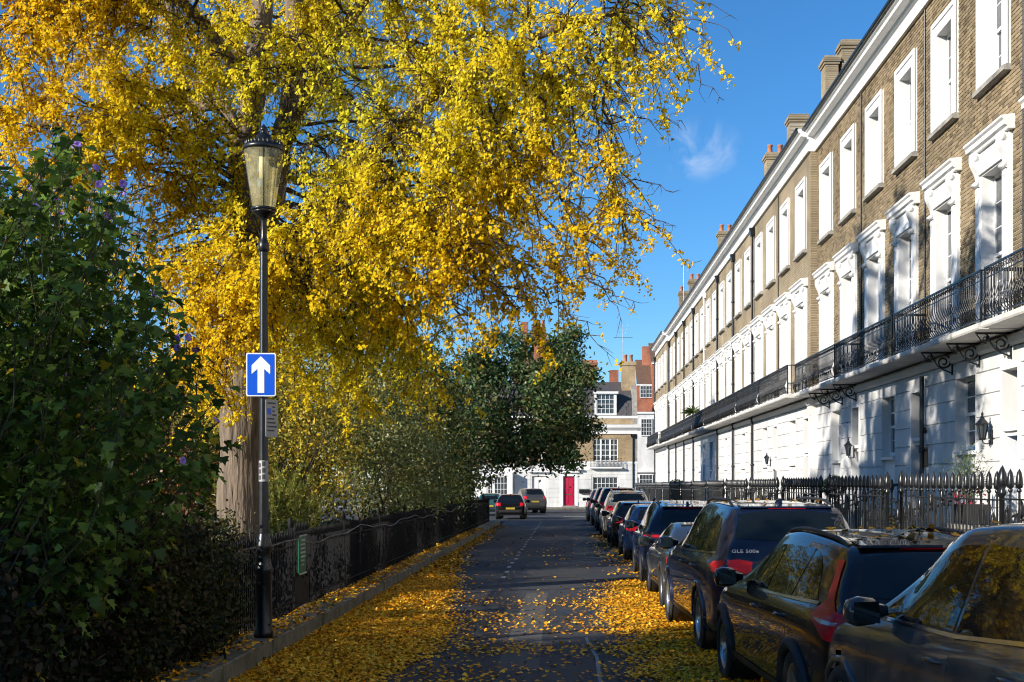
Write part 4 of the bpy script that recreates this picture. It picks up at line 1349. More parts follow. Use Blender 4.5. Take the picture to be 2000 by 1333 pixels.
def car(shape, x_side, y_rear, yaw, col, label, group=None, tail='suv', rails=False, cladding=False, detail=True, badge=None, spokes=5, sx=1.0, glass_trim=None, dark_rim=False, plate=True, sz=1.0):
    """x_side: where the left flank stands at the rear bumper; yaw in degrees, nose to the left"""
    sh = dict(SHAPES[shape])
    if sz != 1.0:
        for k_ in ('top', 'belt', 'rearglass'):
            sh[k_] = [(p_, q_ * sz) for (p_, q_) in sh[k_]]
        sh['glass'] = [[(p_, q_ * sz) for (p_, q_) in g_] for g_ in sh['glass']]
    L, Wd = sh['L'], sh['W'] * sx
    a = R(yaw)
    fx, fy = -math.sin(a), math.cos(a)
    rx, ry = math.cos(a), math.sin(a)
    cx = x_side + rx * Wd / 2 + fx * L / 2
    cy = y_rear + ry * Wd / 2 + fy * L / 2
    c = empty('parked_car', (cx, cy, gz(cy)), a, label, 'car', group)
    c.rotation_euler[0] = -0.0037
    v, f = body_shape(sh, Wd)
    me = MB().add(v, f, True).mesh('body', MT[col])
    fix_normals(me)
    body = inst('body', me, c)
    bvh = BVHTree.FromPolygons([Vector(p) for p in v], f)
    Y = lambda s: (s - .5) * L
    kx = Wd / 1.93
    # under-body, so that nothing is seen through the wheel openings
    MB().box(-Wd * .36, Wd * .36, Y(.04), Y(.95), .24, .75).build('underbody', MT['plastic'], c)
    # side glass
    for sd in (-1, 1):
        for gi, g_ in enumerate(sh['glass']):
            patch(bvh, [(Y(s), z) for (s, z) in g_], 'side', .004, .07, sd).build('side_window', MT['cglass'], c)
        outer = sh['glass']
        # waistline trim under the glass
        zs = [(g_[0][0], g_[0][1]) for g_ in outer]
        lo = [(Y(.665), sh['glass'][0][-1][1] - .005), (Y(sh['glass'][-1][0][0] - .012), sh['glass'][-1][0][1] - .02)]
        MBp = patch(bvh, [(lo[1][0], lo[1][1] - .012), (Y(.44), sh['glass'][0][0][1] - .03), (lo[0][0], lo[0][1] - .022), (lo[0][0], lo[0][1]), (Y(.44), sh['glass'][0][0][1] - .008), (lo[1][0], lo[1][1] + .012)], 'side', .007, .08, sd)
        MBp.build('window_trim', MT[glass_trim or 'chrome'], c)
        if detail:
            zb = interp(sh['belt'])
            for s in (.245, .44):
                patch(bvh, [(Y(s) - .004, .40), (Y(s) + .004, .40), (Y(s) + .004, zb(s) + .02), (Y(s) - .004, zb(s) + .02)], 'side', .0025, .1, sd).build('door_seam', MT['seam'], c)
            s = .70
            patch(bvh, [(Y(s) - .004, .40), (Y(s) + .004, .40), (Y(s) - .02, zb(s) - .06), (Y(s) - .028, zb(s) - .06)], 'side', .0025, .1, sd).build('door_seam', MT['seam'], c)
            for s in (.285, .475):
                zz = zb(s) - .13
                h = bvh.ray_cast(Vector((sd * 3, Y(s), zz)), Vector((-sd, 0, 0)))
                if h[0]:
                    hx = h[0].x
                    hb = MB().tube([(hx - sd * .004, Y(s) - .09, zz), (hx + sd * .028, Y(s) - .075, zz + .003), (hx + sd * .034, Y(s), zz + .006), (hx + sd * .03, Y(s) + .075, zz + .003), (hx - sd * .004, Y(s) + .09, zz)], [.010, .013, .014, .013, .010], 8)
                    hb.build('door_handle', MT[col], c)
        # wheel arch lips
        for s in sh['wheels']:
            pts = []
            wr = sh['wr']
            for k in range(23):
                q = R(-22 + 224 * k / 22)
                yy, zz = Y(s) + math.cos(q) * wr * 1.13, wr + math.sin(q) * wr * 1.13
                h = bvh.ray_cast(Vector((sd * 3, yy + math.cos(q) * .03, zz + math.sin(q) * .03)), Vector((-sd, 0, 0)))
                if h[0] is not None and abs(h[0].x) > Wd * .35: pts.append((h[0].x - sd * .006, yy, zz))
            if len(pts) > 3:
                MB().tube(pts, .052 if cladding else .034, 6).build('wheel_arch', MT['plastic' if cladding else col], c)
            liner = MB().lathe([(wr * 1.13, 0), (wr * 1.10, .30), (0.01, .30)], 20, axis='x')
            lo_ = liner.build('wheel_liner', MT['plastic'], c, (sd * (Wd / 2 - .06), Y(s), wr))
            if sd > 0: lo_.rotation_euler[2] = math.pi
        # sill trim
        s0, s1 = sh['wheels'][0] + .10, sh['wheels'][1] - .10
        patch(bvh, [(Y(s0), .25), (Y(s1), .25), (Y(s1), .36), (Y(s0), .36)], 'side', .006, .09, sd).build('sill', MT['plastic'], c)
        # mirror
        zb_ = interp(sh['belt'])(.66)
        my = Y(.655)
        mb = MB()
        ring = []
        for (dx, hh, dd, yo) in ((0.0, .035, .05, .02), (.07, .06, .07, .015), (.10, .085, .10, .0), (.20, .095, .115, -.01), (.255, .075, .095, -.005), (.272, .04, .06, .0)):
            rr = []
            for k in range(12):
                q = 2 * math.pi * k / 12
                cq, sq = math.cos(q), math.sin(q)
                rr.append((sd * (Wd * .465 + dx), my + yo + dd * .75 * math.copysign(abs(cq) ** .7, cq), zb_ + .09 + hh * math.copysign(abs(sq) ** .7, sq)))
            ring.append(rr)
        vv = [p for r_ in ring for p in r_]
        ff = [(j * 12 + k, j * 12 + (k + 1) % 12, j * 12 + 12 + (k + 1) % 12, j * 12 + 12 + k) for j in range(5) for k in range(12)] + [tuple(range(12)), tuple(range(60, 72))]
        m_ = MB().add(vv, ff, True).mesh('mirror', MT[col]); fix_normals(m_)
        mo = inst('mirror', m_, c)
        MB().prism([(sd * (Wd * .465 + .08), zb_ + .025), (sd * (Wd * .465 + .245), zb_ + .03), (sd * (Wd * .465 + .25), zb_ + .155), (sd * (Wd * .465 + .09), zb_ + .16)], 'y', my - .098, my - .09).build('mirror_glass', MT['cglass'], mo)
    # rear and front glass
    patch(bvh, sh['rearglass'], 'rear', .004, .08).build('rear_window', MT['cglass'], c)
    tz = interp(sh['top'])
    ws = [(s, tz(s)) for s in (.60, .70)]
    zlo, zhi = tz(.692) + .01, tz(.575) - .01
    patch(bvh, [(-.64 * kx, zlo), (-.54 * kx, zhi), (.54 * kx, zhi), (.64 * kx, zlo)], 'front', .004, .09).build('windscreen', MT['cglass'], c)
    # rear lamps
    if tail == 'suv':
        for sd in (-1, 1):
            q = lambda pts: [(sd * x * kx, z) for (x, z) in pts]
            zt = tz(.02) - .13
            patch(bvh, q([(.50, zt - .15), (.48, zt - .02), (.62, zt + .01), (.80, zt), (.87, zt - .03), (.87, zt - .13), (.80, zt - .165)]), 'rear', .006, .05).build('tail_lamp', MT['tail'], c)
            patch(bvh, [(Y(.012), zt - .155), (Y(.012), zt - .01), (Y(.05), zt - .02), (Y(.085), zt - .06), (Y(.05), zt - .13)], 'side', .006, .05, sd).build('tail_lamp', MT['tail'], c)
            patch(bvh, q([(.50, zt - .195), (.50, zt - .165), (.80, zt - .18), (.80, zt - .205)]), 'rear', .007, .05).build('lamp_trim', MT['chrome'], c)
    elif tail == 'bar':
        zt = tz(.02) - .12
        patch(bvh, [(-.78 * kx, zt - .03), (-.78 * kx, zt + .02), (.78 * kx, zt + .02), (.78 * kx, zt - .03)], 'rear', .006, .06).build('tail_lamp', MT['tail'], c)
        for sd in (-1, 1):
            patch(bvh, [(Y(.012), zt - .07), (Y(.012), zt + .025), (Y(.06), zt + .01)], 'side', .006, .05, sd).build('tail_lamp', MT['tail'], c)
    elif tail == 'tall':
        for sd in (-1, 1):
            zt = tz(.02) - .02
            # wide lower lens, wrapping from the tailgate round to the flank
            patch(bvh, [(sd * x, z) for (x, z) in ((.46, zt - .20), (.47, zt - .07), (.60, zt - .03), (.74, zt - .02), (.74, zt - .22), (.60, zt - .22))], 'rear', .007, .045).build('tail_lamp', MT['tail'], c)
            patch(bvh, [(Y(.008), zt - .23), (Y(.04), zt - .21), (Y(.062), zt - .16), (Y(.105), zt - .06), (Y(.092), zt + .0), (Y(.075), zt + .05), (Y(.095), 1.20 * sz), (Y(.122), 1.33 * sz), (Y(.104), 1.325 * sz), (Y(.074), 1.20 * sz), (Y(.048), zt + .06), (Y(.03), zt - .01), (Y(.008), zt - .03)], 'side', .009, .03, sd).build('tail_lamp', MT['tail'], c)
            patch(bvh, [(Y(.06), zt - .105), (Y(.085), zt - .085), (Y(.085), zt - .07), (Y(.008), zt - .085), (Y(.008), zt - .105)], 'side', .013, .05, sd).build('lamp_strip', MT['lens'], c)
    else:
        for sd in (-1, 1):
            zt = tz(.02) - .08
            patch(bvh, [(sd * x * kx, z) for (x, z) in ((.60, zt - .13), (.60, zt + .05), (.82, zt + .05), (.82, zt - .13))], 'rear', .006, .05).build('tail_lamp', MT['tail'], c)
            patch(bvh, [(Y(.012), zt - .12), (Y(.012), zt + .05), (Y(.05), zt + .03), (Y(.04), zt - .1)], 'side', .006, .05, sd).build('tail_lamp', MT['tail'], c)
    if plate:
        zp = tz(0.0) - (.10 if shape in ('suv', 'boxy') else .16)
        patch(bvh, [(-.26, zp - .055), (.26, zp - .055), (.26, zp + .055), (-.26, zp + .055)], 'rear', .008, .1).build('number_plate', MT['plate'], c)
    # bumper valance and high brake lamp
    patch(bvh, [(-.70 * kx, .40), (-.72 * kx, .55), (.72 * kx, .55), (.70 * kx, .40)], 'rear', .006, .09).build('rear_valance', MT['plastic'], c)
    zr = sh['rearglass'][2][1]
    patch(bvh, [(-.22, zr + .022), (.22, zr + .022), (.22, zr + .04), (-.22, zr + .04)], 'rear', .008, .06).build('brake_lamp', MT['tail'], c)
    sp_z = zr + .03
    hsp = bvh.ray_cast(Vector((0, -5, sp_z + .02)), Vector((0, 1, 0)))
    if hsp[0] is not None:
        yy = hsp[0].y
        w_ = .53 * kx
        ztop = tz((yy + .1) / L + .5) + .004
        MB().prism([(yy + .22, ztop + .012), (yy - .06, ztop - .012), (yy - .075, ztop - .03), (yy + .05, ztop - .035)], 'x', -w_, w_).build('spoiler', MT[col], c)
    if detail:
        # wiper and tailgate joint
        rg = sh['rearglass']
        zl = rg[-1][1]
        pts = []
        for k in range(6):
            xx, zz = .02 + .40 * k / 5, zl + .02 + .10 * k / 5
            h = bvh.ray_cast(Vector((xx, -5, zz)), Vector((0, 1, 0)))
            if h[0] is not None: pts.append(h[0] + Vector((0, -.016, 0)))
        if len(pts) > 2: MB().tube(pts, [.012, .010, .008, .007, .007, .006][:len(pts)], 5).build('rear_wiper', MT['plastic'], c)
        zt = tz(.02)
        for sd in (-1, 1):
            patch(bvh, [(sd * .70 * kx, .60), (sd * .71 * kx, .60), (sd * .71 * kx, zt - .06), (sd * .70 * kx, zt - .06)], 'rear', .003, .08).build('tailgate_seam', MT['seam'], c)
        patch(bvh, [(-.70 * kx, .595), (.70 * kx, .595), (.70 * kx, .605), (-.70 * kx, .605)], 'rear', .003, .1).build('tailgate_seam', MT['seam'], c)
    # wheels
    t, rm, disc = wheel_meshes(sh['wr'], spokes=spokes, dark=dark_rim)
    for s in sh['wheels']:
        for sd in (-1, 1):
            wo_ = inst('wheel', t, c, (sd * (Wd / 2 - .125), Y(s), sh['wr'] - .004), (0, 0, 0 if sd > 0 else math.pi))
            inst('rim', rm, wo_); inst('brake_disc', disc, wo_)
    if rails:
        for sd in (-1, 1):
            pts = []
            for k in range(15):
                s = .14 + .43 * k / 14
                zt = tz(s)
                xr = Wd / 2 * .60
                h = bvh.ray_cast(Vector((sd * xr, Y(s), 5)), Vector((0, 0, -1)))
                zz = h[0].z
                lift = (.024 if rails == 'low' else .055) * min(1, min(k, 14 - k) / 2.0) - .004
                pts.append((sd * xr, Y(s), zz + lift))
            MB().tube(pts, [.016] + [.018] * 13 + [.016], 8).build('roof_rail', MT['chrome' if rails == 'chrome' else 'plastic'], c)
    # fin
    zt = tz(.185)
    MB().prism([(Y(.165), zt - .012), (Y(.172), zt + .055), (Y(.18), zt + .06), (Y(.215), zt + .004), (Y(.22), zt - .01)], 'x', -.022, .022).build('antenna_fin', MT[col], c)
    if badge:
        me_ = text_mesh(badge, .068, MT['badge'], .004)
        o = inst('badge_lettering', me_, c)
        zb2 = tz(.02) - .035
        h = bvh.ray_cast(Vector((-.56, -5, zb2)), Vector((0, 1, 0)))
        n_ = h[1] if h[1].y < 0 else -h[1]
        o.location = h[0] + n_ * .006
        o.rotation_euler = (R(90) - math.asin(max(-1, min(1, n_.z))), 0, 0)
        o.scale = (1.15, 0.85, 1)
    return c, bvh, sh

CARS = []
G = 'cars parked along the right kerb'
CARS.append(car('coupe_suv', 2.27, 4.55, 6.0, 'p_grey', 'dark grey SUV cut off by the bottom right corner, nearest of the parked cars', G, 'bar', sx=1.02, plate=False, sz=1.08))
CARS.append(car('estate', 1.80, 8.6, 3.3, 'p_black', 'black estate car with tall red tail lamps and dark wheel arches, second nearest', G, 'tall', rails='low', cladding=True, sz=1.06, plate=False))
CARS.append(car('suv', 1.60, 13.75, 2.2, 'p_navy', 'large dark navy SUV with GLE 500e lettering on its tailgate and raised roof rails', G, 'suv', rails='black', badge='GLE 500e', plate=False))
CARS.append(car('coupe', 1.52, 19.0, 0.6, 'p_steel', 'low grey car mostly hidden in front of the large navy SUV', G, 'plain', spokes=10))
CARS.append(car('coupe_suv', 1.48, 24.0, -0.5, 'p_navy', 'dark blue SUV with a thin red light bar, in front of the low grey car', G, 'bar', rails='black'))
CARS.append(car('hatch', 1.50, 31.6, 0.2, 'p_blue', 'small dark blue hatchback with sky shining on its roof, mid-row', G, 'plain'))
CARS.append(car('hatch', 1.42, 38.6, 0.5, 'p_black', 'small black hatchback just behind the champagne silver SUV', G, 'plain'))
CARS.append(car('suv', 1.36, 45.2, 0.4, 'p_silver', 'champagne silver SUV, the only light-coloured car in the row', G, 'plain', rails='chrome', sx=.97))
CARS.append(car('boxy', 1.30, 52.6, 0.2, 'p_black', 'tall boxy black SUV beyond the champagne silver one', G, 'plain', plate=False))
CARS.append(car('boxy', 1.25, 60.0, 0.2, 'p_navy', 'tall dark SUV second beyond the champagne silver one, peeking out at its left', G, 'plain', plate=False))
CARS.append(car('suv', 1.15, 67.5, 0.2, 'p_brown', 'farthest dark SUV at the head of the right-hand row', G, 'plain', plate=False))
G2 = 'cars parked at the far end of the garden'
CARS.append(car('hatch', -4.13, 71.0, 0.6, 'p_black', 'black hatchback parked at the far end of the garden fence', G2, 'plain'))
CARS.append(car('suv', -3.05, 85.5, 12.0, 'p_grey', 'dark grey people carrier beside the black hatchback, in front of the white house', G2, 'plain', sx=.93))
CARS.append(car('hatch', -5.9, 80.0, 0.0, 'p_teal', 'teal car glimpsed between the garden bushes and the black hatchback', G2, 'plain'))

# ================================================================ houses across the end of the street
def grid_window(parent, x0, x1, z0, z1, y, cols, rows, name='window', bar=0.035):
    """casement seen square-on: frame with bars, one pane behind each opening"""
    s = MB()
    f = 0.07
    s.box(x0, x0 + f, y - .06, y + .05, z0, z1).box(x1 - f, x1, y - .06, y + .05, z0, z1)
    s.box(x0 + f, x1 - f, y - .06, y + .05, z0, z0 + f).box(x0 + f, x1 - f, y - .06, y + .05, z1 - f, z1)
    w, h = (x1 - x0 - 2 * f), (z1 - z0 - 2 * f)
    for c in range(1, cols):
        x = x0 + f + w * c / cols
        s.box(x - bar / 2, x + bar / 2, y - .04, y + .03, z0 + f, z1 - f)
    for r_ in range(1, rows):
        z = z0 + f + h * r_ / rows
        s.box(x0 + f, x1 - f, y - .038, y + .028, z - bar / 2, z + bar / 2)
    wi = s.build(name, MT['sash'], parent)
    for c in range(cols):
        for r_ in range(rows):
            a, b = x0 + f + w * c / cols + bar * .4, x0 + f + w * (c + 1) / cols - bar * .4
            p, q = z0 + f + h * r_ / rows + bar * .4, z0 + f + h * (r_ + 1) / rows - bar * .4
            MB().add([(a, y + .02, p), (b, y + .02, p), (b, y + .02, q), (a, y + .02, q)], [(0, 1, 2, 3)]).build('pane', MT['pane'], wi)
    return wi

def wall_x(mb, y0, y1, x0, x1, z0, z1, op):
    """front wall facing the camera, with openings (x0, x1, z0, z1)"""
    zs = sorted({z0, z1, *[o[2] for o in op if z0 < o[2] < z1], *[o[3] for o in op if z0 < o[3] < z1]})
    for a, b in zip(zs[:-1], zs[1:]):
        m = (a + b) / 2
        x = x0
        for (c, d) in sorted((o[0], o[1]) for o in op if o[2] < m < o[3]):
            if c - x > 1e-4: mb.box(x, c, y0, y1, a, b)
            x = d
        if x1 - x > 1e-4: mb.box(x, x1, y0, y1, a, b)

FY = 106.0
GZ = gz(101.5) + 0.12
fh = empty('street_end_house', (0, 0, 0), 0, 'brick and white stucco house with a crimson front door closing the street', 'house')
XL, XR = -4.45, 6.12
op_g = [(-0.27, 0.71, GZ, 2.42), (-2.95, -1.72, GZ, 2.42), (2.3, 4.46, 0.75, 2.35)]
op_1 = [(2.3, 4.46, 3.25, 5.65), (-0.45, 0.85, 3.95, 5.45), (-3.1, -1.8, 3.95, 5.45)]
mb = MB(); wall_x(mb, FY, FY + .4, XL, XR, GZ - .5, 3.55, op_g)
gw = mb.build('ground_floor_wall', MT['stucco'], fh)
k = 0
z = 0.2
while z < 3.4:
    mb = MB()
    cuts = sorted((o[0] - .12, o[1] + .12) for o in op_g if o[2] < z + .2 < o[3] + .1)
    x = XL
    for (c, d) in cuts + [(XR, XR)]:
        if c - x > .05: mb.box(x, c, FY - .03, FY + .001, z, z + .375)
        x = d
    tag(mb.build('stucco_course', MT['stucco'], gw), kind='stuff')
    z += .39
mb = MB(); wall_x(mb, FY, FY + .4, XL, XR, 3.55, 6.06, op_1)
mb.box(XL, XR, FY, FY + .4, 6.9, 7.4)
mb.build('brick_wall', MT['brick_x'], fh)
MB().box(XL - .05, XR + .05, FY - .08, FY + .4, 3.5, 3.62).build('string_course', MT['white'], fh)
MB().box(XL - .05, XR + .05, FY - .1, FY + .4, 6.06, 6.35).prism([(FY - .1, 6.35), (FY - .35, 6.6), (FY - .38, 6.86), (FY + .4, 6.9), (FY + .4, 6.35)], 'x', XL - .05, XR + .3).build('cornice', MT['white'], fh)
MB().box(XL - .05, XR + .05, FY - .06, FY + .45, 7.4, 7.62).build('coping', MT['white'], fh)
MB().box(XL + .02, XR - .02, FY + .41, FY + 9, GZ - .5, 7.4).build('house_core', MT['brick_x'], fh)
rf = MB().add([(XL, FY + .3, 7.6), (XR - .45, FY + .3, 7.6), (XR - .45, FY + 1.3, 9.5), (XL, FY + 1.3, 9.5), (XR - .45, FY + 4.5, 10.9), (XL, FY + 4.5, 10.9), (XL, FY + 9, 9.0), (XR - .45, FY + 9, 9.0)], [(0, 1, 2, 3), (3, 2, 4, 5), (5, 4, 7, 6)]).build('roof', MT['slate'], fh)
row = 0
tile_w = .42
m_t = MB().box(0, tile_w - .02, -.012, .012, 0, .34).mesh('slate_tile', MT['slate'])
sl = math.atan2(1.0, 1.9)
cnt = 0
for r_ in range(6):
    for c in range(23):
        x = XL + c * tile_w + (tile_w / 2 if r_ % 2 else 0)
        if x + tile_w < XR - .45 and not (2.4 < x + .2 < 4.4):
            inst('slate_tile', m_t, rf, (x, FY + .285 + r_ * .32 * math.sin(sl), 7.61 + r_ * .32 * math.cos(sl)), (-sl + .04, 0, 0))
MB().prism([(FY - .02, GZ), (FY - .02, 7.7), (FY + .6, 8.2), (FY + 1.4, 10.0), (FY + 4.5, 11.4), (FY + 9, 9.6), (FY + 9, GZ)], 'x', XR - .42, XR + .02).build('party_wall', MT['stone'], rf)
MB().box(4.9, 6.1, FY + 2.4, FY + 4.2, 9.3, 12.2).box(4.82, 6.18, FY + 2.32, FY + 4.28, 12.2, 12.55).build('chimney', MT['brick_x'], rf)
MB().box(3.9, 4.7, FY + 4.6, FY + 5.4, 9.3, 12.0).build('chimney', MT['red_brick'], rf)
for k in range(2):
    inst('chimney_pot', ME_POT, rf, (5.25 + k * .5, FY + 3.2, 12.55), (0, 0, 0), (1.4, 1.4, 1.6))
dm_ = MB().box(2.45, 4.35, FY + .35, FY + 2.4, 7.62, 7.78).box(2.45, 2.62, FY + .35, FY + 2.4, 7.78, 9.55).box(4.18, 4.35, FY + .35, FY + 2.4, 7.78, 9.55).box(2.35, 4.5, FY + .2, FY + 2.6, 9.55, 9.75)
d_ = dm_.build('dormer', MT['white'], rf)
grid_window(fh, 2.62, 4.18, 7.78, 9.55, FY + .45, 4, 4)
dr = MB().box(-.25, .69, FY + .12, FY + .18, GZ, 2.40)
for (a, b) in ((.1, .75), (.95, 1.5), (1.6, 2.25)):
    for (p, q) in ((-.15, .17), (.27, .59)):
        dr.box(p, q, FY + .10, FY + .12, a, b)
dr = dr.build('door', MT['door_red'], fh)
MB().box(-.05, .5, FY + .085, FY + .10, .80, .87).build('letter_plate', MT['brass'], dr)
MB().box(-.55, -.27, FY - .06, FY + .2, GZ, 2.42).box(.71, .99, FY - .06, FY + .2, GZ, 2.42).box(-.55, .99, FY - .06, FY + .2, 2.42, 2.72).box(-.85, 1.29, FY - .38, FY + .1, 2.95, 3.08).box(-.7, 1.14, FY - .25, FY + .1, 2.72, 2.95).build('door_surround', MT['white'], fh)
MB().box(-.35, .8, FY - .45, FY, GZ - .01, GZ + .1).build('door_step', MT['paving'], fh)
MB().box(-2.93, -1.74, FY + .14, FY + .2, GZ, 2.40).box(-2.75, -2.4, FY + .12, FY + .14, .3, 2.1).box(-2.25, -1.95, FY + .12, FY + .14, .3, 2.1).build('garage_door', MT['door_white'], fh)
MB().box(-3.3, -1.4, FY - .3, FY + .1, 2.75, 2.88).build('canopy', MT['white'], fh)
grid_window(fh, 2.3, 4.46, 0.75, 2.35, FY + .15, 6, 3)
for (a, b) in ((2.3, 2.98), (2.98, 3.78), (3.78, 4.46)):
    grid_window(fh, a, b, 3.25, 5.65, FY + .15, 2, 5, bar=.045)
grid_window(fh, -.45, .85, 3.95, 5.45, FY + .15, 4, 3)
grid_window(fh, -3.1, -1.8, 3.95, 5.45, FY + .15, 4, 3)
bl = MB().box(2.0, 4.8, FY - .45, FY, 3.08, 3.2).build('balcony', MT['white'], fh)
mb = MB().box(2.05, 4.75, FY - .42, FY - .40, 3.95, 3.98).box(2.05, 4.75, FY - .42, FY - .40, 3.25, 3.27)
mb.build('rail', MT['iron'], bl)
bm_ = MB().box(-.012, .012, -.012, .012, 3.2, 3.96).mesh('baluster', MT['iron'])
for k in range(24):
    inst('baluster', bm_, bl, (2.08 + k * .116, FY - .41, 0))
MB().tube([(5.75, FY - .1, GZ), (5.75, FY - .1, 5.9)], .055, 8).prism([(5.6, 5.75), (5.9, 5.75), (5.98, 6.02), (5.52, 6.02)], 'y', FY - .22, FY - .02).build('drainpipe', MT['iron'], fh)
MB().box(1.1, 2.0, FY - .3, FY - .05, .95, 1.3).build('meter_box', MT['iron'], fh)

nh = empty('bay_window_house', (0, 0, 0), 0, 'white stucco house with a projecting bay window, half hidden by the dark evergreen tree', 'house')
MB().box(-16, XL - .02, FY + .02, FY + 9, GZ - .5, 3.5).build('ground_floor_wall', MT['stucco'], nh)
MB().box(-16, XL - .02, FY + .02, FY + 9, 3.5, 7.3).build('brick_wall', MT['brick_x'], nh)
MB().box(-16, XL - .02, FY - .2, FY + .5, 7.3, 7.6).build('coping', MT['white'], nh)
MB().add([(-16, FY + .3, 7.6), (XL - .02, FY + .3, 7.6), (XL - .02, FY + 4.5, 10.8), (-16, FY + 4.5, 10.8), (-16, FY + 9, 7.6), (XL - .02, FY + 9, 7.6)], [(0, 1, 2, 3), (3, 2, 5, 4)]).build('roof', MT['slate'], nh)
MB().box(-7.0, -4.6, FY - .9, FY, GZ - .3, .15).box(-7.0, -4.6, FY - .9, FY, 2.45, 2.75).box(-7.0, -6.85, FY - .9, FY, .15, 2.45).box(-4.75, -4.6, FY - .9, FY, .15, 2.45).box(-6.85, -6.75, FY - .88, FY - .75, .15, 2.45).build('bay', MT['white'], nh)
grid_window(nh, -6.75, -6.25, .2, 2.4, FY - .8, 2, 4)
grid_window(nh, -6.2, -5.0, .2, 2.4, FY - .8, 4, 4)
MB().box(-6.25, -6.2, FY - .85, FY - .7, .15, 2.45).box(-5.0, -4.75, FY - .85, FY - .7, .15, 2.45).build('mullion', MT['white'], nh)

wh = empty('white_side_house', (0, 0, 0), 0, 'plain white rendered house seen in the gap beside the end of the terrace', 'house')
Y2 = 128.0
MB().box(6.6, 11.5, Y2, Y2 + 8, -1.2, 9.0).build('wall', MT['stucco'], wh)
MB().box(6.5, 11.6, Y2 - .15, Y2 + 8, 9.0, 9.2).build('coping', MT['white'], wh)
grid_window(wh, 7.75, 8.95, 6.7, 8.5, Y2 - .06, 4, 4)
grid_window(wh, 7.6, 9.0, .6, 2.7, Y2 - .06, 4, 4)
MB().box(6.7, 9.6, Y2 - .25, Y2 - .02, 2.9, 3.1).build('string_course', MT['white'], wh)
MB().box(6.75, 7.4, Y2 - .12, Y2 - .02, -1, 2.4).build('door', MT['door_black'], wh)

Y3 = 152.0
rm_ = empty('red_brick_mansion', (0, 0, 0), 0, 'tall red brick mansion block with white windows behind the white house', 'building')
MB().box(8.8, 10.6, Y3, Y3 + 8, -1, 14.0).box(10.6, 16, Y3 - .8, Y3 + 8, -1, 16.6).build('wall', MT['red_brick'], rm_)
MB().add([(8.7, Y3 - .2, 14.0), (10.6, Y3 - .2, 14.0), (10.6, Y3 + 4, 17.4), (8.7, Y3 + 4, 17.4)], [(0, 1, 2, 3)]).add([(10.4, Y3 - 1, 16.6), (16.2, Y3 - 1, 16.6), (16.2, Y3 + 4, 19.5), (10.4, Y3 + 4, 19.5)], [(0, 1, 2, 3)]).build('roof', MT['tile'], rm_)
MB().box(10.55, 16.1, Y3 - .95, Y3, 16.4, 16.65).box(8.7, 10.6, Y3 - .15, Y3 + .2, 13.8, 14.02).build('cornice', MT['white'], rm_)
for (x, z) in ((9.1, 12.3), (9.85, 12.3), (9.5, 8.9), (11.3, 13.2), (11.2, 9.6)):
    grid_window(rm_, x, x + .8, z, z + 1.5, Y3 - (.86 if x > 10.6 else .06), 2, 3)
MB().box(9.6, 10.9, Y3 + 3, Y3 + 4.2, 14, 19.0).build('chimney', MT['red_brick'], rm_)

Y4 = 136.0
rb = empty('red_rooftop_house', (0, 0, 0), 0, 'red brick house top with a brown hipped roof rising behind the dark evergreen tree', 'building')
MB().box(1.75, 3.4, Y4, Y4 + 4, 5, 15.4).box(1.65, 3.5, Y4 - .1, Y4 + 4.1, 15.0, 15.15).build('stair_tower', MT['red_brick'], rb)
MB().box(-6, 1.2, Y4 + 1, Y4 + 9, -1, 14.2).build('wall', MT['red_brick'], rb)
MB().add([(-6.3, Y4 + .7, 14.2), (1.5, Y4 + .7, 14.2), (1.5, Y4 + 9, 14.2), (-6.3, Y4 + 9, 14.2), (-3.2, Y4 + 4.8, 18.2), (-.9, Y4 + 4.8, 18.2)], [(0, 1, 5, 4), (1, 2, 5), (2, 3, 4, 5), (3, 0, 4)]).build('roof', MT['tile'], rb)
MB().box(-3.9, -2.3, Y4 + 2, Y4 + 3, 14, 19.3).box(-5.1, -4.3, Y4 + 2, Y4 + 3, 14, 19.9).build('chimney', MT['red_brick'], rb)
for k in range(3):
    inst('chimney_pot', ME_POT, rb, (-3.6 + k * .5, Y4 + 2.5, 19.3), (0, 0, 0), (1.5, 1.5, 2))

# --- aerials
MT['alu'] = M('aluminium_tube', (0.35, 0.36, 0.37), 0.4, metal=.8, var=.1)
an = empty('television_aerial', (5.0, FY + 3.2, 12.55), 0, 'thin television aerial on the chimney of the house closing the street', 'aerial')
MB().tube([(0, 0, 0), (0, 0, 3.0)], .025, 5).build('mast', MT['alu'], an)
mb = MB().tube([(-.8, 0, 2.2), (.9, 0, 2.2)], .02, 4)
for k in range(9):
    mb.tube([(-.7 + k * .19, -.3, 2.2), (-.7 + k * .19, .3, 2.2)], .012, 4)
for q in (-.5, .0, .5):
    mb.tube([(q * .5, 0, 2.5), (q, 0, 3.5)], .014, 4)
mb.build('elements', MT['alu'], an)
an = empty('television_aerial', (8.6, 90.0, 13.5), 0, 'tall thin aerial mast rising above the far terrace roofs', 'aerial')
MB().tube([(0, 0, 0), (0, 0, 4.5)], .03, 5).build('mast', MT['alu'], an)
MB().tube([(-.2, 0, 4.2), (1.3, 0, 4.65)], .025, 4).tube([(.5, -.3, 4.4), (.5, .3, 4.4)], .014, 4).tube([(.8, -.3, 4.5), (.8, .3, 4.5)], .014, 4).build('elements', MT['alu'], an)

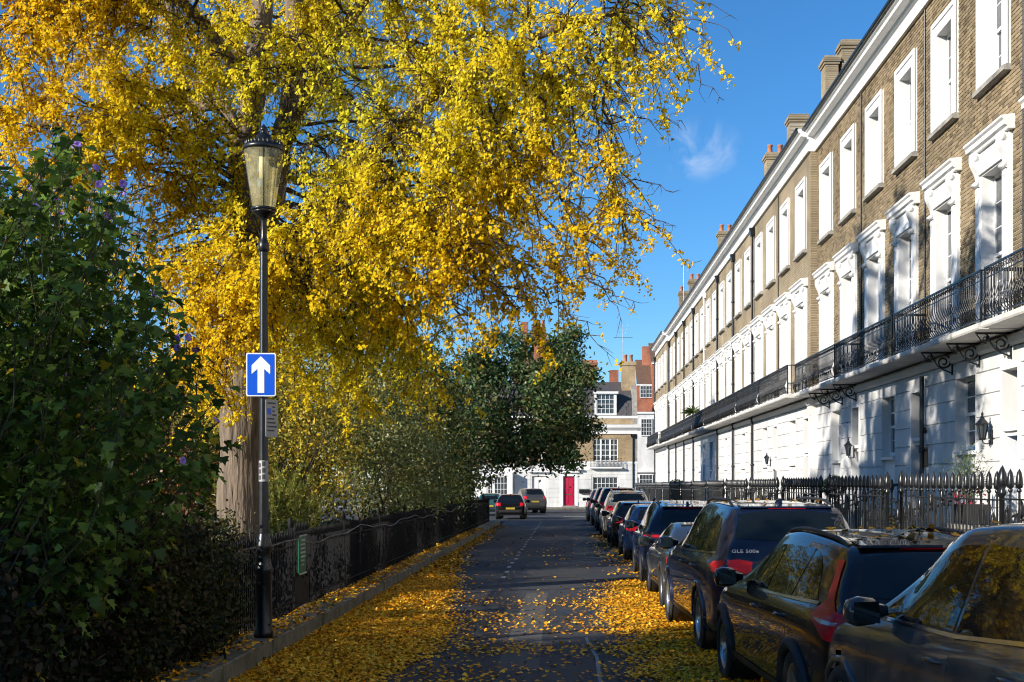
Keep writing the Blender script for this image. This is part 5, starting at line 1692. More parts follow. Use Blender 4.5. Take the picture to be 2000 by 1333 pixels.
# ================================================================ small things along the terrace
def wall_lantern(x, y, z, s, label, square=True):
    o = empty('wall_lantern', (x, y, z), 0, label, 'wall lantern', 'lanterns on the terrace walls')
    o.scale = (s, s, s)
    b = MB().box(-.03, 0, -.05, .05, .0, .30)
    b.tube([(-.02, 0, .05), (-.10, 0, .0), (-.18, 0, .02), (-.2, 0, .08)], .014, 6)
    b.build('wall_bracket', MT['iron'], o)
    n = 4 if square else 6
    fr = MB()
    r0, r1 = .06, .115
    for k in range(n):
        a = 2 * math.pi * (k + .5) / n
        fr.tube([(-.2 + r0 * math.cos(a), r0 * math.sin(a), .10), (-.2 + r1 * math.cos(a), r1 * math.sin(a), .40)], .010, 4)
    fr.lathe([(r0 * 1.1, .08), (r0 * 1.15, .11), (r0, .115)], n, (-.2, 0, 0), False)
    fr.lathe([(r1 * 1.25, .39), (r1 * 1.25, .42), (.05, .52), (.045, .56), (.02, .58), (.03, .62), (.001, .68)], n, (-.2, 0, 0), False)
    fr.build('frame', MT['iron'], o)
    MB().lathe([(r0 * .97, .11), (r1 * .97, .395)], n, (-.2, 0, 0), False).build('glass', MT['pane'], o)
    return o
wall_lantern(7.57, 21.85, 2.66, .86, 'ornate black wall lantern between the window and the blue door', False)
wall_lantern(7.57, 32.3, 2.6, .80, 'square black wall lantern in the dappled shade')
wall_lantern(7.37, 44.3, 2.55, .72, 'small distant black wall lantern on the sunlit white wall')
pl = empty('door_plaque', (7.575, 25.72, 2.35), 0, 'bronze rectangular plate on the white wall beside a black drainpipe', 'plaque')
MB().cbox(-.02, 0, 0, .34, -.05, .36, .006).build('plate', MT['bronze'], pl)
MB().lathe([(.001, -.10), (.05, -.09), (.07, -.05), (.07, -.01)], 10, (0, .17, .72), axis='x').build('bell_dome', MT['iron'], pl)
np_ = empty('house_number', (7.575 - .2, 43.6, 2.0), 0, 'small white house number 8 on a dark plate on the sunlit wall', 'number plate')
MB().box(-.01, 0, -.13, .13, 0, .42).build('plate', MT['iron'], np_)
inst('numeral', text_mesh('8', .38, MT['white'], .003), np_, (-.013, 0, .21), (R(90), 0, R(-90)))

# ================================================================ planting
def build_leaves(name, pos, axis, nrm, size, shape, cols, mat, parent=None, kind='stuff'):
    """one mesh of many single leaves; shape is the outline of one leaf (side, along, lift)"""
    pos, axis, nrm, cols = (np.asarray(q, dtype=np.float64) for q in (pos, axis, nrm, cols))
    size = np.asarray(size, dtype=np.float64)
    n, k = len(pos), len(shape)
    axis = axis / (np.linalg.norm(axis, axis=1, keepdims=True) + 1e-9)
    side = np.cross(nrm, axis); side /= (np.linalg.norm(side, axis=1, keepdims=True) + 1e-9)
    up = np.cross(axis, side)
    sh = np.asarray(shape, dtype=np.float64)
    v = pos[:, None, :] + size[:, None, None] * (sh[None, :, 0:1] * side[:, None, :] + sh[None, :, 1:2] * axis[:, None, :] + sh[None, :, 2:3] * up[:, None, :])
    me = bpy.data.meshes.new(name)
    me.vertices.add(n * k); me.loops.add(n * k); me.polygons.add(n)
    me.vertices.foreach_set('co', v.reshape(-1).astype(np.float32))
    me.loops.foreach_set('vertex_index', np.arange(n * k, dtype=np.int32))
    me.polygons.foreach_set('loop_start', np.arange(0, n * k, k, dtype=np.int32))
    me.polygons.foreach_set('loop_total', np.full(n, k, dtype=np.int32))
    at = me.attributes.new('leaf_colour', 'FLOAT_COLOR', 'FACE')
    c4 = np.ones((n, 4), dtype=np.float32); c4[:, :3] = np.clip(cols, 0, 1)
    at.data.foreach_set('color', c4.reshape(-1))
    me.materials.append(mat)
    me.update()
    me.validate()
    o = inst(name, me, parent)
    return tag(o, kind=kind)

GINKGO = [(0, 0, 0), (.50, .72, .10), (.26, .95, .02), (0, .82, -.03), (-.26, .95, .02), (-.50, .72, .10)]
OVAL = [(0, 0, 0), (.24, .3, .05), (.26, .6, .05), (0, 1, -.05), (-.26, .6, .05), (-.24, .3, .05)]
LOBED = [(0, 0, 0), (.20, -.06, .0), (.52, .10, .08), (.34, .34, .0), (.44, .66, .06), (.18, .62, -.02), (0, 1.02, -.12), (-.18, .62, -.02), (-.44, .66, .06), (-.34, .34, 0), (-.52, .10, .08), (-.20, -.06, 0)]
NARROW = [(0, 0, 0), (.12, .4, .03), (0, 1, -.05), (-.12, .4, .03)]
LITTER = [(0, 0, 0), (.50, .70, .16), (.16, .98, .02), (-.16, .98, .02), (-.50, .70, .12)]

def rand_dirs(g_, n):
    d = g_.normal(size=(n, 3))
    return d / np.linalg.norm(d, axis=1, keepdims=True)

def smooth_noise(p, s, seed):
    """cheap smooth variation over space"""
    r_ = np.random.default_rng(seed)
    out = np.zeros(len(p))
    for k in range(5):
        w = r_.normal(size=3) * s * (1 + .5 * k)
        out += np.sin(p @ w + r_.uniform(0, 6.28)) / (1 + .4 * k)
    return out / 2.2

def curve_pts(p0, p1, sag, g_, n=8, wob=.12):
    """branch from p0 to p1, arching up first and drooping to its end"""
    p0, p1 = np.asarray(p0, float), np.asarray(p1, float)
    l = np.linalg.norm(p1 - p0)
    t = np.linspace(0, 1, n)
    pts = p0[None] * (1 - t[:, None]) + p1[None] * t[:, None]
    pts[:, 2] += sag * l * np.sin(math.pi * t) 
    w = g_.normal(size=(n, 3)) * wob * l / n
    w[0] = 0; w[-1] = 0
    return pts + w

class Twigs:
    """many thin tubes in one mesh"""
    def __init__(s): s.mb = MB()
    def add(s, pts, r0, r1, n=4):
        m = len(pts)
        s.mb.tube([tuple(p) for p in pts], [r0 + (r1 - r0) * i / (m - 1) for i in range(m)], n, cap=False)

# ---------------------------------------------------------------- the ginkgo
def ginkgo():
    g_ = np.random.default_rng(11)
    base = W(470, 940, 21.0); bx, by = base.x, base.y
    z0 = gz(by) + .15
    root = empty('ginkgo_tree', (bx, by, z0), 0, 'large yellow ginkgo tree overhanging the street behind the lamp post', 'tree')
    def L(p): return (p[0] - bx, p[1] - by, p[2] - z0)
    trunk = MB()
    P = lambda a, b, y: np.array(W(a, b, y))
    def fat(pts, rs, n=14):
        pts = [np.asarray(p) for p in pts]
        # resample smoothly
        q, r_ = [], []
        for i in range(len(pts) - 1):
            pa = pts[max(i - 1, 0)]; pb = pts[i]; pc = pts[i + 1]; pd = pts[min(i + 2, len(pts) - 1)]
            for k in range(5):
                t = k / 5
                q.append(.5 * (2 * pb + (pc - pa) * t + (2 * pa - 5 * pb + 4 * pc - pd) * t * t + (-pa + 3 * pb - 3 * pc + pd) * t ** 3))
                r_.append(rs[i] + (rs[i + 1] - rs[i]) * t)
        q.append(pts[-1]); r_.append(rs[-1])
        r_ = [a * (1 + .05 * math.sin(i * 1.7)) for i, a in enumerate(r_)]
        n0 = len(trunk.v)
        nn = n * 2
        trunk.tube([L(p) for p in q], r_, nn, cap=False)
        m_ = len(q)
        ph = g_.uniform(0, 6.28, 6)
        for i in range(m_):
            cx, cy, cz = L(q[i])
            for k in range(nn):
                a_ = 2 * math.pi * k / nn
                w_ = .5 * math.sin(9 * a_ + ph[0] + .9 * math.sin(i * .35 + ph[1])) + .35 * math.sin(5 * a_ + ph[2] + i * .12) + .4 * math.sin(14 * a_ + ph[3] + 1.3 * math.sin(i * .6))
                f_ = 1 + .05 * w_ + .03 * math.sin(i * 1.1 + 3 * a_ + ph[4])
                vx, vy, vz = trunk.v[n0 + i * nn + k]
                trunk.v[n0 + i * nn + k] = (cx + (vx - cx) * f_, cy + (vy - cy) * f_, cz + (vz - cz) * f_)
        return q
    base_pt = np.array((bx, by, z0 - .1))
    main = fat([base_pt, base_pt + (0, 0, .6), P(472, 900, 21), P(474, 760, 21), P(478, 640, 21), P(490, 520, 21), P(505, 440, 21.1)], [.52, .41, .37, .36, .35, .34, .33], 18)
    A = fat([P(500, 470, 21), P(478, 380, 21.1), P(474, 300, 21.3), P(492, 200, 21.6), P(505, 90, 21.9), P(516, -40, 22.2), P(530, -320, 23)], [.30, .25, .23, .21, .19, .17, .06])
    B = fat([P(500, 470, 21), P(532, 380, 21.3), P(545, 300, 21.5), P(566, 200, 21.2), P(580, 90, 20.9), P(574, -30, 20.8), P(590, -300, 20)], [.26, .22, .20, .17, .15, .14, .05])
    C_ = fat([P(505, 440, 21.1), P(555, 470, 20.7), P(610, 425, 20.3), P(700, 330, 19.8), P(840, 190, 19.2), P(1000, 90, 18.6), P(1180, 30, 18.2)], [.22, .18, .15, .12, .095, .07, .04], 10)
    D = fat([P(476, 330, 21.2), P(450, 235, 21.4), P(425, 205, 21.8), P(372, 196, 22.4), P(340, 100, 22.8), P(330, -60, 23)], [.15, .13, .12, .11, .09, .06], 10)
    E = fat([P(545, 300, 21.5), P(600, 190, 20.6), P(660, 80, 20.2), P(740, -40, 19.8), P(900, -240, 19)], [.14, .12, .10, .08, .04], 10)
    F = fat([P(492, 200, 21.6), P(430, 90, 20.9), P(330, -20, 20.2), P(200, -120, 19.6)], [.13, .10, .08, .05], 10)
    trunk.build('trunk', MT['bark'], root)
    # leafy limbs: (start, end, arch)
    limbs = []
    def limb(a, e, arch, r0=.05):
        limbs.append((a, e, arch, r0))
    src = {'A': A, 'B': B, 'C': C_, 'D': D, 'E': E, 'F': F, 'M': main}
    def near(p, keys='ABCDEF'):
        best = None
        for k in keys:
            for q in src[k][2:]:
                d = np.linalg.norm(q - p) + max(0, (q[2] - p[2]) * .25)
                if best is None or d < best[0]: best = (d, q)
        return best[1]
    T = [
     # overhang to the right, nearer the street
     (1390, 70, 17.6), (1330, 20, 18.6), (1300, 130, 17.8), (1240, 80, 19.0), (1210, 200, 18.2), (1190, 285, 18.0), (1150, 360, 18.3), (1200, 420, 18.4), (1225, 500, 18.6),
     (1140, 470, 18.2), (1150, 540, 18.9), (1100, 30, 18.0), (1080, 150, 18.8), (1040, 250, 18.2), (1060, 340, 18.9), (1030, 430, 18.5), (1060, 520, 18.2), (1090, 570, 19.0), (1010, 560, 18.6),
     (1010, 650, 18.8), (960, 480, 18.3), (940, 600, 18.4), (900, 660, 18.6), (1035, 640, 19.2), (1000, -80, 18.5), (1180, -60, 18.2), (1320, -120, 18.0),
     # middle mass
     (960, 100, 17.8), (920, 220, 18.0), (960, 330, 17.9), (880, 400, 17.8), (900, 520, 18.0), (860, 300, 18.2), (820, 140, 18.6), (840, 480, 18.2), (800, 590, 18.6), (770, 400, 17.8), (760, 280, 18.0),
     (720, 200, 18.6), (700, 380, 18.0), (690, 300, 18.4), (730, 500, 18.4), (680, 460, 18.2), (650, 560, 18.6), (640, 360, 18.4), (620, 270, 18.8), (700, 640, 19.0), (800, 660, 19.4), (620, 640, 19.4),
     (760, 60, 19.2), (850, 0, 18.8), (700, -60, 19.0), (620, 30, 19.6), (900, -80, 18.4),
     # low curtain in front of the trunk and left of it
     (420, 560, 18.4), (380, 600, 18.2), (400, 480, 18.6), (450, 640, 18.3), (480, 540, 18.2), (540, 560, 18.6), (560, 470, 18.4), (370, 680, 18.3), (430, 720, 18.3), (500, 620, 18.1), (350, 520, 18.6), (440, 400, 19.2), (420, 780, 18.8),
     # upper left, orange
     (60, 60, 18.0), (140, 100, 17.6), (30, 160, 18.2), (120, 200, 18.0), (200, 40, 18.2), (220, 150, 18.0), (280, 70, 18.6), (260, 240, 18.4), (330, 160, 19.0), (60, -60, 17.6), (180, -70, 17.8), (320, -40, 18.6), (20, 260, 18.6), (160, 280, 18.8),
     (400, 60, 19.0), (440, -40, 19.0), (520, -70, 19.0), (390, 260, 19.6), (300, 330, 19.6), (90, 330, 20.0), (230, 380, 21.0), (330, 420, 21.0), (60, 440, 22), (180, 500, 22.5), (280, 560, 22.5), (130, 600, 23),
     # behind and in the shade
     (560, 120, 24.5), (660, 180, 25), (450, 150, 25), (350, 260, 25), (250, 200, 25.5), (760, 140, 25), (880, 180, 24.5), (700, 620, 24), (620, 700, 24.5), (760, 700, 24), (560, 690, 24.5), (840, 620, 23.5), (680, 760, 24.5), (800, 740, 24.5), (590, 780, 25), (740, 560, 24.5), (640, 560, 24.5), (880, 720, 24), (720, 830, 25), (570, 620, 24.5),
     (980, 200, 24), (1080, 240, 23.5), (480, 60, 18.6), (525, 150, 18.8), (565, 70, 18.4), (605, 140, 18.8), (440, 150, 18.6), (360, 110, 18.4), (530, 240, 19), (460, 250, 19), (-30, 20, 18.2), (-50, 130, 18.4), (20, -20, 17.8), (90, 20, 18.6), (-20, 210, 19), (10, 340, 20), (640, 110, 19), (560, 20, 25), (150, 150, 25), (300, 20, 25), (850, 780, 24.5), (830, 500, 24),
    ]
    for (a, b, y) in T:
        pass
    for (x, y, h) in ((-7.5, 20, 10.5), (-6.5, 21.5, 12.5), (-5.4, 19.5, 11.5), (-4.6, 22.5, 13.2), (-3.6, 20.5, 11.0), (-3.0, 22.8, 12.2), (-2.2, 21.0, 9.8), (-5.0, 24.2, 11.0), (-6.8, 23.8, 10.2), (-4.2, 24.8, 9.4), (-1.8, 23.4, 10.8), (-5.6, 22.4, 14.2), (-3.4, 24.0, 13.6), (-3.0, 22.0, 7.6), (-2.0, 23.0, 8.2), (-1.0, 21.6, 7.2), (-3.5, 24.0, 6.6), (-2.2, 24.6, 7.0), (-4.5, 26, 7.4), (-5.0, 27, 6.4), (-4.0, 20.0, 13.0), (-3.0, 21.0, 13.4), (-2.4, 22.0, 11.4), (-4.8, 21.4, 11.6), (-3.8, 22.0, 10.4), (-2.0, 20.2, 12.0), (-4.4, 23.2, 12.0), (-1.6, 21.6, 9.0), (-1.4, 22.6, 6.2)):
        e = np.array((x, y, h)); limb(near(e, 'ABCE'), e, .08)
    for (a, b, y) in T:
        if a > 1120 and b < 350: a -= 12
        if b > 480 and a > 560: b -= 45
        e = P(a, b, y)
        limb(near(e), e, .10)
    tw = Twigs()
    cl, cd, bend = [], [], []                     # leaf cluster positions, twig directions
    for (a, e, arch, r0) in limbs:
        ln_ = np.linalg.norm(e - a)
        pts = curve_pts(a, e, arch, g_, 9, .25)
        tw.add([L(p) for p in pts], min(.055, .018 + ln_ * .006), .008, 5)
        ns = int(13 + ln_ * 1.6)
        for k in range(ns):
            t = .38 + .64 * g_.random() ** .8 if ln_ > 2.5 else .1 + .92 * g_.random()
            t = min(t, .999)
            i = min(int(t * 8), 7); f = t * 8 - i
            s0 = pts[i] * (1 - f) + pts[i + 1] * f
            d = pts[i + 1] - pts[i]; d /= np.linalg.norm(d)
            dirn = d * .5 + g_.normal(size=3) * (.62, .62, .34)
            dirn /= np.linalg.norm(dirn)
            l2 = g_.uniform(.5, 1.25)
            m = 6
            q = [s0]
            cur = s0.copy(); dd = dirn.copy()
            for j in range(m):
                dd = dd + np.array((0, 0, -.11 - .035 * j)) + g_.normal(size=3) * .12
                dd /= np.linalg.norm(dd)
                cur = cur + dd * l2 / m
                q.append(cur)
            tw.add([L(p) for p in q], .012, .004, 3)
            for j in range(1, m + 1):
                for h in range(2):
                    tt = g_.random()
                    cp = q[j - 1] * (1 - tt) + q[j] * tt
                    cl.append(cp); cd.append(q[j] - q[j - 1])
                if g_.random() < .46:                 # hanging side shoot
                    l3 = g_.uniform(.22, .62)
                    dv = g_.normal(size=3) * (.6, .6, .4) + (0, 0, -.45); dv /= np.linalg.norm(dv)
                    r1 = [q[j], q[j] + dv * l3 * .5, q[j] + dv * l3 * .8 + (0, 0, -l3 * .25)]
                    tw.add([L(p) for p in r1], .005, .002, 3)
                    for h in range(int(l3 / .07)):
                        tt = (h + .5) / int(l3 / .07)
                        cp = r1[0] * (1 - tt) + r1[2] * tt
                        cl.append(cp); cd.append(dv)
    # bare twig ends against the sky
    for (a, b, y0_, c_, d_, y1_) in ((1050, 560, 18.8, 1185, 688, 18.4), (1120, 470, 18.4, 1212, 622, 18.2), (1150, 330, 18.2, 1300, 372, 17.8), (1170, -10, 18.2, 1425, 30, 17.6), (1180, 240, 18.2, 1330, 235, 17.8), (1150, 420, 18.4, 1312, 440, 18), (1130, 540, 18.6, 1240, 600, 18.2), (1260, 60, 18, 1405, 190, 17.6), (1160, 300, 18.3, 1238, 420, 18.1), (1180, 160, 18.2, 1252, 300, 18)):
        q = curve_pts(P(a, b, y0_), P(c_, d_, y1_), .05, g_, 10, .4)
        tw.add([L(p) for p in q], .016, .004, 4)
        for k in range(2, 10):
            for m in range(2):
                e = q[k] + g_.normal(size=3) * (.16, .16, .10) + (0, 0, -.08)
                tw.add([L(q[k]), L((q[k] + e) / 2 + g_.normal(size=3) * .02), L(e)], .006, .002, 3)
                if g_.random() < .35: cl.append(e); cd.append(e - q[k])
    tw.mb.build('branches', MT['twig'], root)
    cl, cd = np.array(cl), np.array(cd)
    # thin the crown unevenly so that sky shows between sprays
    dens = smooth_noise(cl, .9, 5) + .5 * smooth_noise(cl, 2.4, 6)
    open_ = np.clip((cl[:, 0] + 0.6) / 2.2, 0, 1) * .36 + .46 * np.exp(-(((cl[:, 0] + 5.2) / 1.0) ** 2 + ((cl[:, 2] - 8.3) / 2.0) ** 2)) 
    keep = g_.random(len(cl)) < np.clip(.74 - open_ + .74 * dens, .06, 1)
    cl, cd = cl[keep], cd[keep]
    per = 6
    n = len(cl) * per
    pos = np.repeat(cl, per, axis=0) + g_.normal(size=(n, 3)) * .035
    dr_ = np.repeat(cd / np.linalg.norm(cd, axis=1, keepdims=True), per, axis=0)
    axis = rand_dirs(g_, n) * .9 + np.array((0, 0, -.55)) + dr_ * .25
    nrm = rand_dirs(g_, n) * .85 + np.array((-.70, -.62, .38))
    size = g_.uniform(.030, .074, n)
    # tone: orange towards the upper left, lemon and green in the middle, per spray and per leaf
    hue = np.repeat(smooth_noise(cl, .55, 21), per) * .5 + g_.normal(size=n) * .16
    px = VX + FPX * pos[:, 0] / pos[:, 1]
    left = np.clip((pos[:, 0] + 5.6) / -2.4, 0, 1)
    hue += -.55 * left + .38 * np.exp(-((pos[:, 0] + 3.6) / 1.7) ** 2)
    y1, y2, gr, og = np.array((.98, .71, .024)), np.array((.86, .53, .02)), np.array((.82, .77, .05)), np.array((.97, .57, .016))
    h = np.clip(hue, -1, 1)[:, None]
    cols = np.where(h < 0, y1 * (1 + h) + og * (-h), y1 * (1 - h) + gr * h)
    cols = cols * g_.uniform(.70, 1.05, n)[:, None]
    brown = g_.random(n) < .03
    cols[brown] *= (.55, .45, .8)
    pos = pos - np.array((bx, by, z0))
    build_leaves('crown', pos, axis, nrm, size, GINKGO, cols, MT['ginkgo'], root)
    print('ginkgo leaves', n)
    return root
ginkgo()

# ---------------------------------------------------------------- generic leafy crowns
def clump_cloud(g_, blobs, n, spread=.22, per=26, shell=.55):
    """leaf positions in clumps spread through ellipsoids (centre, radii, weight)"""
    w = np.array([b[2] for b in blobs], float); w /= w.sum()
    nc = max(1, n // per)
    ids = g_.choice(len(blobs), nc, p=w)
    d = rand_dirs(g_, nc)
    r_ = (shell + (1 - shell) * g_.random(nc)) ** .8
    c = np.array([blobs[i][0] for i in ids]) + d * r_[:, None] * np.array([blobs[i][1] for i in ids])
    pos = np.repeat(c, per, axis=0) + g_.normal(size=(nc * per, 3)) * spread * np.repeat(g_.uniform(.5, 1.3, nc), per)[:, None]
    return pos, c, np.repeat(np.arange(nc), per)

def leafy(name, label, cat, base, blobs, n, size, shape, colset, seed, trunk=None, spread=.22, per=26, mat='leaf', group=None, axis_bias=(0, 0, .2), nrm_bias=(-.2, -.2, .6), branches=14, br=.035, sparse=0):
    g_ = np.random.default_rng(seed)
    root = empty(name, base, 0, label, cat, group)
    b = np.array(base, float)
    pos, c, cid = clump_cloud(g_, blobs, n, spread, per)
    if sparse:
        dn = smooth_noise(pos, sparse, seed + 3)
        k = g_.random(len(pos)) < np.clip(.75 + .6 * dn, .1, 1)
        pos, cid = pos[k], cid[k]
    n = len(pos)
    axis = rand_dirs(g_, n) + np.array(axis_bias)
    nrm = rand_dirs(g_, n) * .8 + np.array(nrm_bias)
    cols = np.array(colset)[g_.integers(0, len(colset), len(c))][cid] * g_.uniform(.7, 1.25, n)[:, None]
    stray = g_.random(n) < .25
    cols[stray] = np.array(colset)[g_.integers(0, len(colset), stray.sum())]
    build_leaves('crown', pos - b, axis, nrm, g_.uniform(size[0], size[1], n), shape, cols, MT[mat], root)
    mb = MB()
    top = np.mean([q[0] for q in blobs], axis=0)
    if trunk:
        tp = [(0, 0, -.1)] + [tuple(np.array(p) - b) for p in trunk[0]]
        mb.tube(tp, trunk[1], 10)
        start = [np.array(p) for p in trunk[0]]
    else:
        start = [b + (g_.normal() * .2, g_.normal() * .2, 0) for _ in range(6)]
        start = [b]
    for k in range(branches):
        e = c[g_.integers(0, len(c))]
        s = start[g_.integers(max(0, len(start) - 3), len(start))] if trunk else b + np.array((g_.normal() * .25, g_.normal() * .25, 0))
        q = curve_pts(s, e, .06, g_, 6, .3)
        mb.tube([tuple(p - b) for p in q], [br * (1 - i / 5) + .006 for i in range(6)], 5, cap=False)
    mb.build('trunk' if trunk else 'stems', MT['bark'] if trunk and trunk[1][0] > .15 else MT['twig'], root)
    return root

def A(*p): return np.array(p, float)
DG = [(.028, .062, .018), (.038, .078, .022), (.05, .10, .028), (.018, .040, .013)]
SG = [(.17, .21, .08), (.24, .27, .12), (.11, .15, .05), (.28, .28, .13)]
OL = [(.14, .15, .03), (.22, .20, .045), (.09, .11, .025), (.30, .23, .04)]

# dark evergreen tree leaning over the far end of the fence
c0 = W(1010, 800, 58)
leafy('evergreen_tree', 'dark grey-green evergreen tree leaning over the street beyond the fence', 'tree', (-5.4, 58, gz(58) + .15),
      [(A(-2.6, 58, 5.2), A(2.9, 2.6, 2.9), 4), (A(-.6, 57, 5.6), A(1.7, 1.9, 2.3), 2.6), (A(-.4, 58, 7.6), A(1.1, 1.3, 1.2), .9), (A(-4.6, 57, 4.6), A(2.2, 2.3, 3.2), 2.6), (A(-3.2, 59, 8.0), A(1.5, 1.5, 1.3), 1.0), (A(-1.6, 57, 3.6), A(2.0, 1.8, 1.0), 1.6), (A(-5.6, 56, 2.0), A(1.4, 3.2, 1.8), 1.2), (A(.9, 56.5, 6.9), A(.6, .7, .5), .3), (A(1.1, 57, 4.4), A(.6, .8, .5), .3), (A(.2, 57, 8.7), A(.55, .6, .5), .25), (A(-1.9, 57, 8.6), A(.7, .7, .5), .3), (A(-.2, 56, 3.0), A(.9, .8, .45), .3), (A(-4.4, 57, 7.4), A(.8, .8, .6), .35)],
      46000, (.13, .23), OVAL, [tuple(1.3 * k for k in q) for q in DG] + [(.13, .16, .07), (.18, .20, .09), (.18, .17, .05)], 31, ([A(-5.3, 58, 1.2), A(-4.6, 58, 2.6), A(-3.6, 58, 4.2), A(-2.6, 58, 5.4)], [.24, .2, .17, .13, .08]), .24, 24, branches=30, br=.06, sparse=1.7)
# shrubs behind the fence, from the lamp post to the evergreen
leafy('silver_shrub', 'silvery green leafy shrub above the fence, right of the wispy bamboo', 'shrub', (-5.2, 33, .2),
      [(A(-4.7, 32.5, 2.4), A(1.2, 2.4, 1.5), 2), (A(-4.4, 36, 2.2), A(1.1, 2.8, 1.3), 1.6), (A(-5.4, 34, 3.4), A(1.4, 2.2, 1.3), 1.4)],
      26000, (.06, .115), OVAL, SG + OL[:2], 32, None, .18, 22, sparse=1.6, branches=20)
leafy('round_shrub', 'dense dark shrub with pale flecks along the fence before the evergreen', 'shrub', (-5.2, 44, .1),
      [(A(-4.8, 43, 2.1), A(1.3, 3.6, 1.9), 2), (A(-4.9, 50, 2.2), A(1.3, 4.0, 2.2), 2), (A(-6.0, 46, 4.0), A(1.8, 4.0, 1.9), 2)],
      28000, (.08, .14), OVAL, DG + SG[:2] + OL, 33, None, .22, 22, sparse=1.4, branches=18)
leafy('mixed_shrub', 'olive and yellow-leaved bush behind the middle of the fence', 'shrub', (-6.5, 27, .2),
      [(A(-5.9, 27, 2.6), A(1.6, 2.0, 2.1), 2), (A(-6.6, 30, 4.2), A(1.9, 2.6, 2.2), 2.2), (A(-7.6, 26.5, 3.2), A(1.6, 2.0, 2.0), 1.4)],
      26000, (.06, .11), OVAL, OL[1:] + [(.58, .40, .035), (.46, .35, .04), (.40, .36, .05)], 34, None, .2, 22, sparse=1.6, branches=22)
leafy('yellowing_tree', 'dim yellow-green tree filling the garden behind the ginkgo curtain', 'tree', (-7.4, 36, .15),
      [(A(-7.2, 36, 4.4), A(2.6, 2.8, 3.2), 3), (A(-6.2, 40, 4.0), A(2.2, 3.0, 2.8), 2), (A(-9.0, 35, 5.0), A(2.4, 2.6, 3.4), 2)],
      30000, (.09, .16), OVAL, OL[1:] + [(.70, .48, .03), (.60, .44, .03), (.80, .56, .03)], 36, ([A(-7.4, 36, 1.5), A(-7.3, 36, 3.5)], [.2, .17, .1]), .3, 22, sparse=1.2, branches=26, br=.05)
leafy('holly_tree', 'bushy dark green tree between the silvery shrub and the evergreen', 'tree', (-5.8, 47, .1),
      [(A(-5.6, 47, 3.8), A(1.9, 3.4, 3.0), 3), (A(-6.8, 50, 5.4), A(2.4, 3.0, 2.6), 2)],
      24000, (.12, .2), OVAL, DG + OL + SG[:1], 37, ([A(-5.8, 47, 1.2), A(-5.7, 47, 3.0)], [.16, .14, .09]), .3, 22, sparse=1.2, branches=20, br=.04)
leafy('russet_shrub', 'russet-leaved bush left of the ginkgo trunk', 'shrub', (-8.2, 24.5, .2),
      [(A(-7.5, 24.5, 1.9), A(1.0, 1.2, 1.1), 1.2), (A(-8.6, 26, 2.6), A(1.4, 1.6, 1.6), 1.4)],
      9000, (.06, .12), OVAL, [(.22, .08, .02), (.12, .06, .02), (.04, .06, .02), (.03, .04, .015)], 35, None, .2, 20, sparse=1.4)
for i, (x, y, h, s, lb) in enumerate(((-16, 42, 6.5, 4.0, 'dark leafy garden tree far behind the ginkgo trunk'), (-22, 52, 12, 5.5, 'tall green tree at the far side of the garden'), (-15, 57, 8, 3.6, 'broad garden tree behind the shrubs, left of the evergreen'), (-20, 30, 6.0, 4.0, 'dark garden tree behind the flowering shrub'))):
    leafy('garden_tree', lb, 'tree', (x, y, .1), [(A(x, y, h * .52), A(s, s, h * .42), 3), (A(x - s * .5, y, h * .35), A(s * .8, s * .7, h * .3), 1.5), (A(x + s * .5, y - 1, h * .38), A(s * .8, s * .7, h * .34), 1.5)],
          15000, (.16, .30), OVAL, DG + OL[:2] + [(.11, .09, .02)], 40 + i, ([A(x, y, h * .25), A(x + .1, y, h * .5)], [.28, .24, .15]), .42, 22, group='trees of the garden square', branches=18, br=.06)

# wispy bamboo / grass clump beside the lamp post
def bamboo():
    g_ = np.random.default_rng(51)
    bx, by = -4.9, 22.6
    root = empty('wispy_bush', (bx, by, .15), 0, 'wispy light green feathery bush behind the fence right of the lamp post', 'bush')
    tw = Twigs(); pos, ax = [], []
    for k in range(150):
        s = np.array((-abs(g_.normal()) * .5, g_.normal() * .9, 0))
        h = g_.uniform(1.2, 2.6)
        lean = g_.normal(size=2) * (.22, .42)
        q = [s + np.array((lean[0] * t * t * h * .7, lean[1] * t * t * h * .7, h * (t - .18 * t ** 3))) for t in np.linspace(0, 1, 8)]
        tw.add(q, .008, .002, 3)
        for j in range(3, 8):
            for m in range(24):
                t = g_.random()
                pos.append(q[j - 1] * (1 - t) + q[j] * t); ax.append((q[j] - q[j - 1]) / .3 + g_.normal(size=3) * .5)
    tw.mb.build('stems', M('bamboo_cane', (.16, .15, .045), .6, var=.3), root)
    n = len(pos)
    cs = np.array([(.20, .24, .04), (.30, .29, .05), (.15, .20, .04), (.34, .27, .05), (.11, .15, .03)])[g_.integers(0, 5, n)]
    build_leaves('foliage', np.array(pos), np.array(ax), rand_dirs(g_, n), g_.uniform(.06, .14, n), [(0, 0, 0), (.06, .35, .02), (0, 1, -.1), (-.06, .35, .02)], cs, MT['leaf'], root)
bamboo()

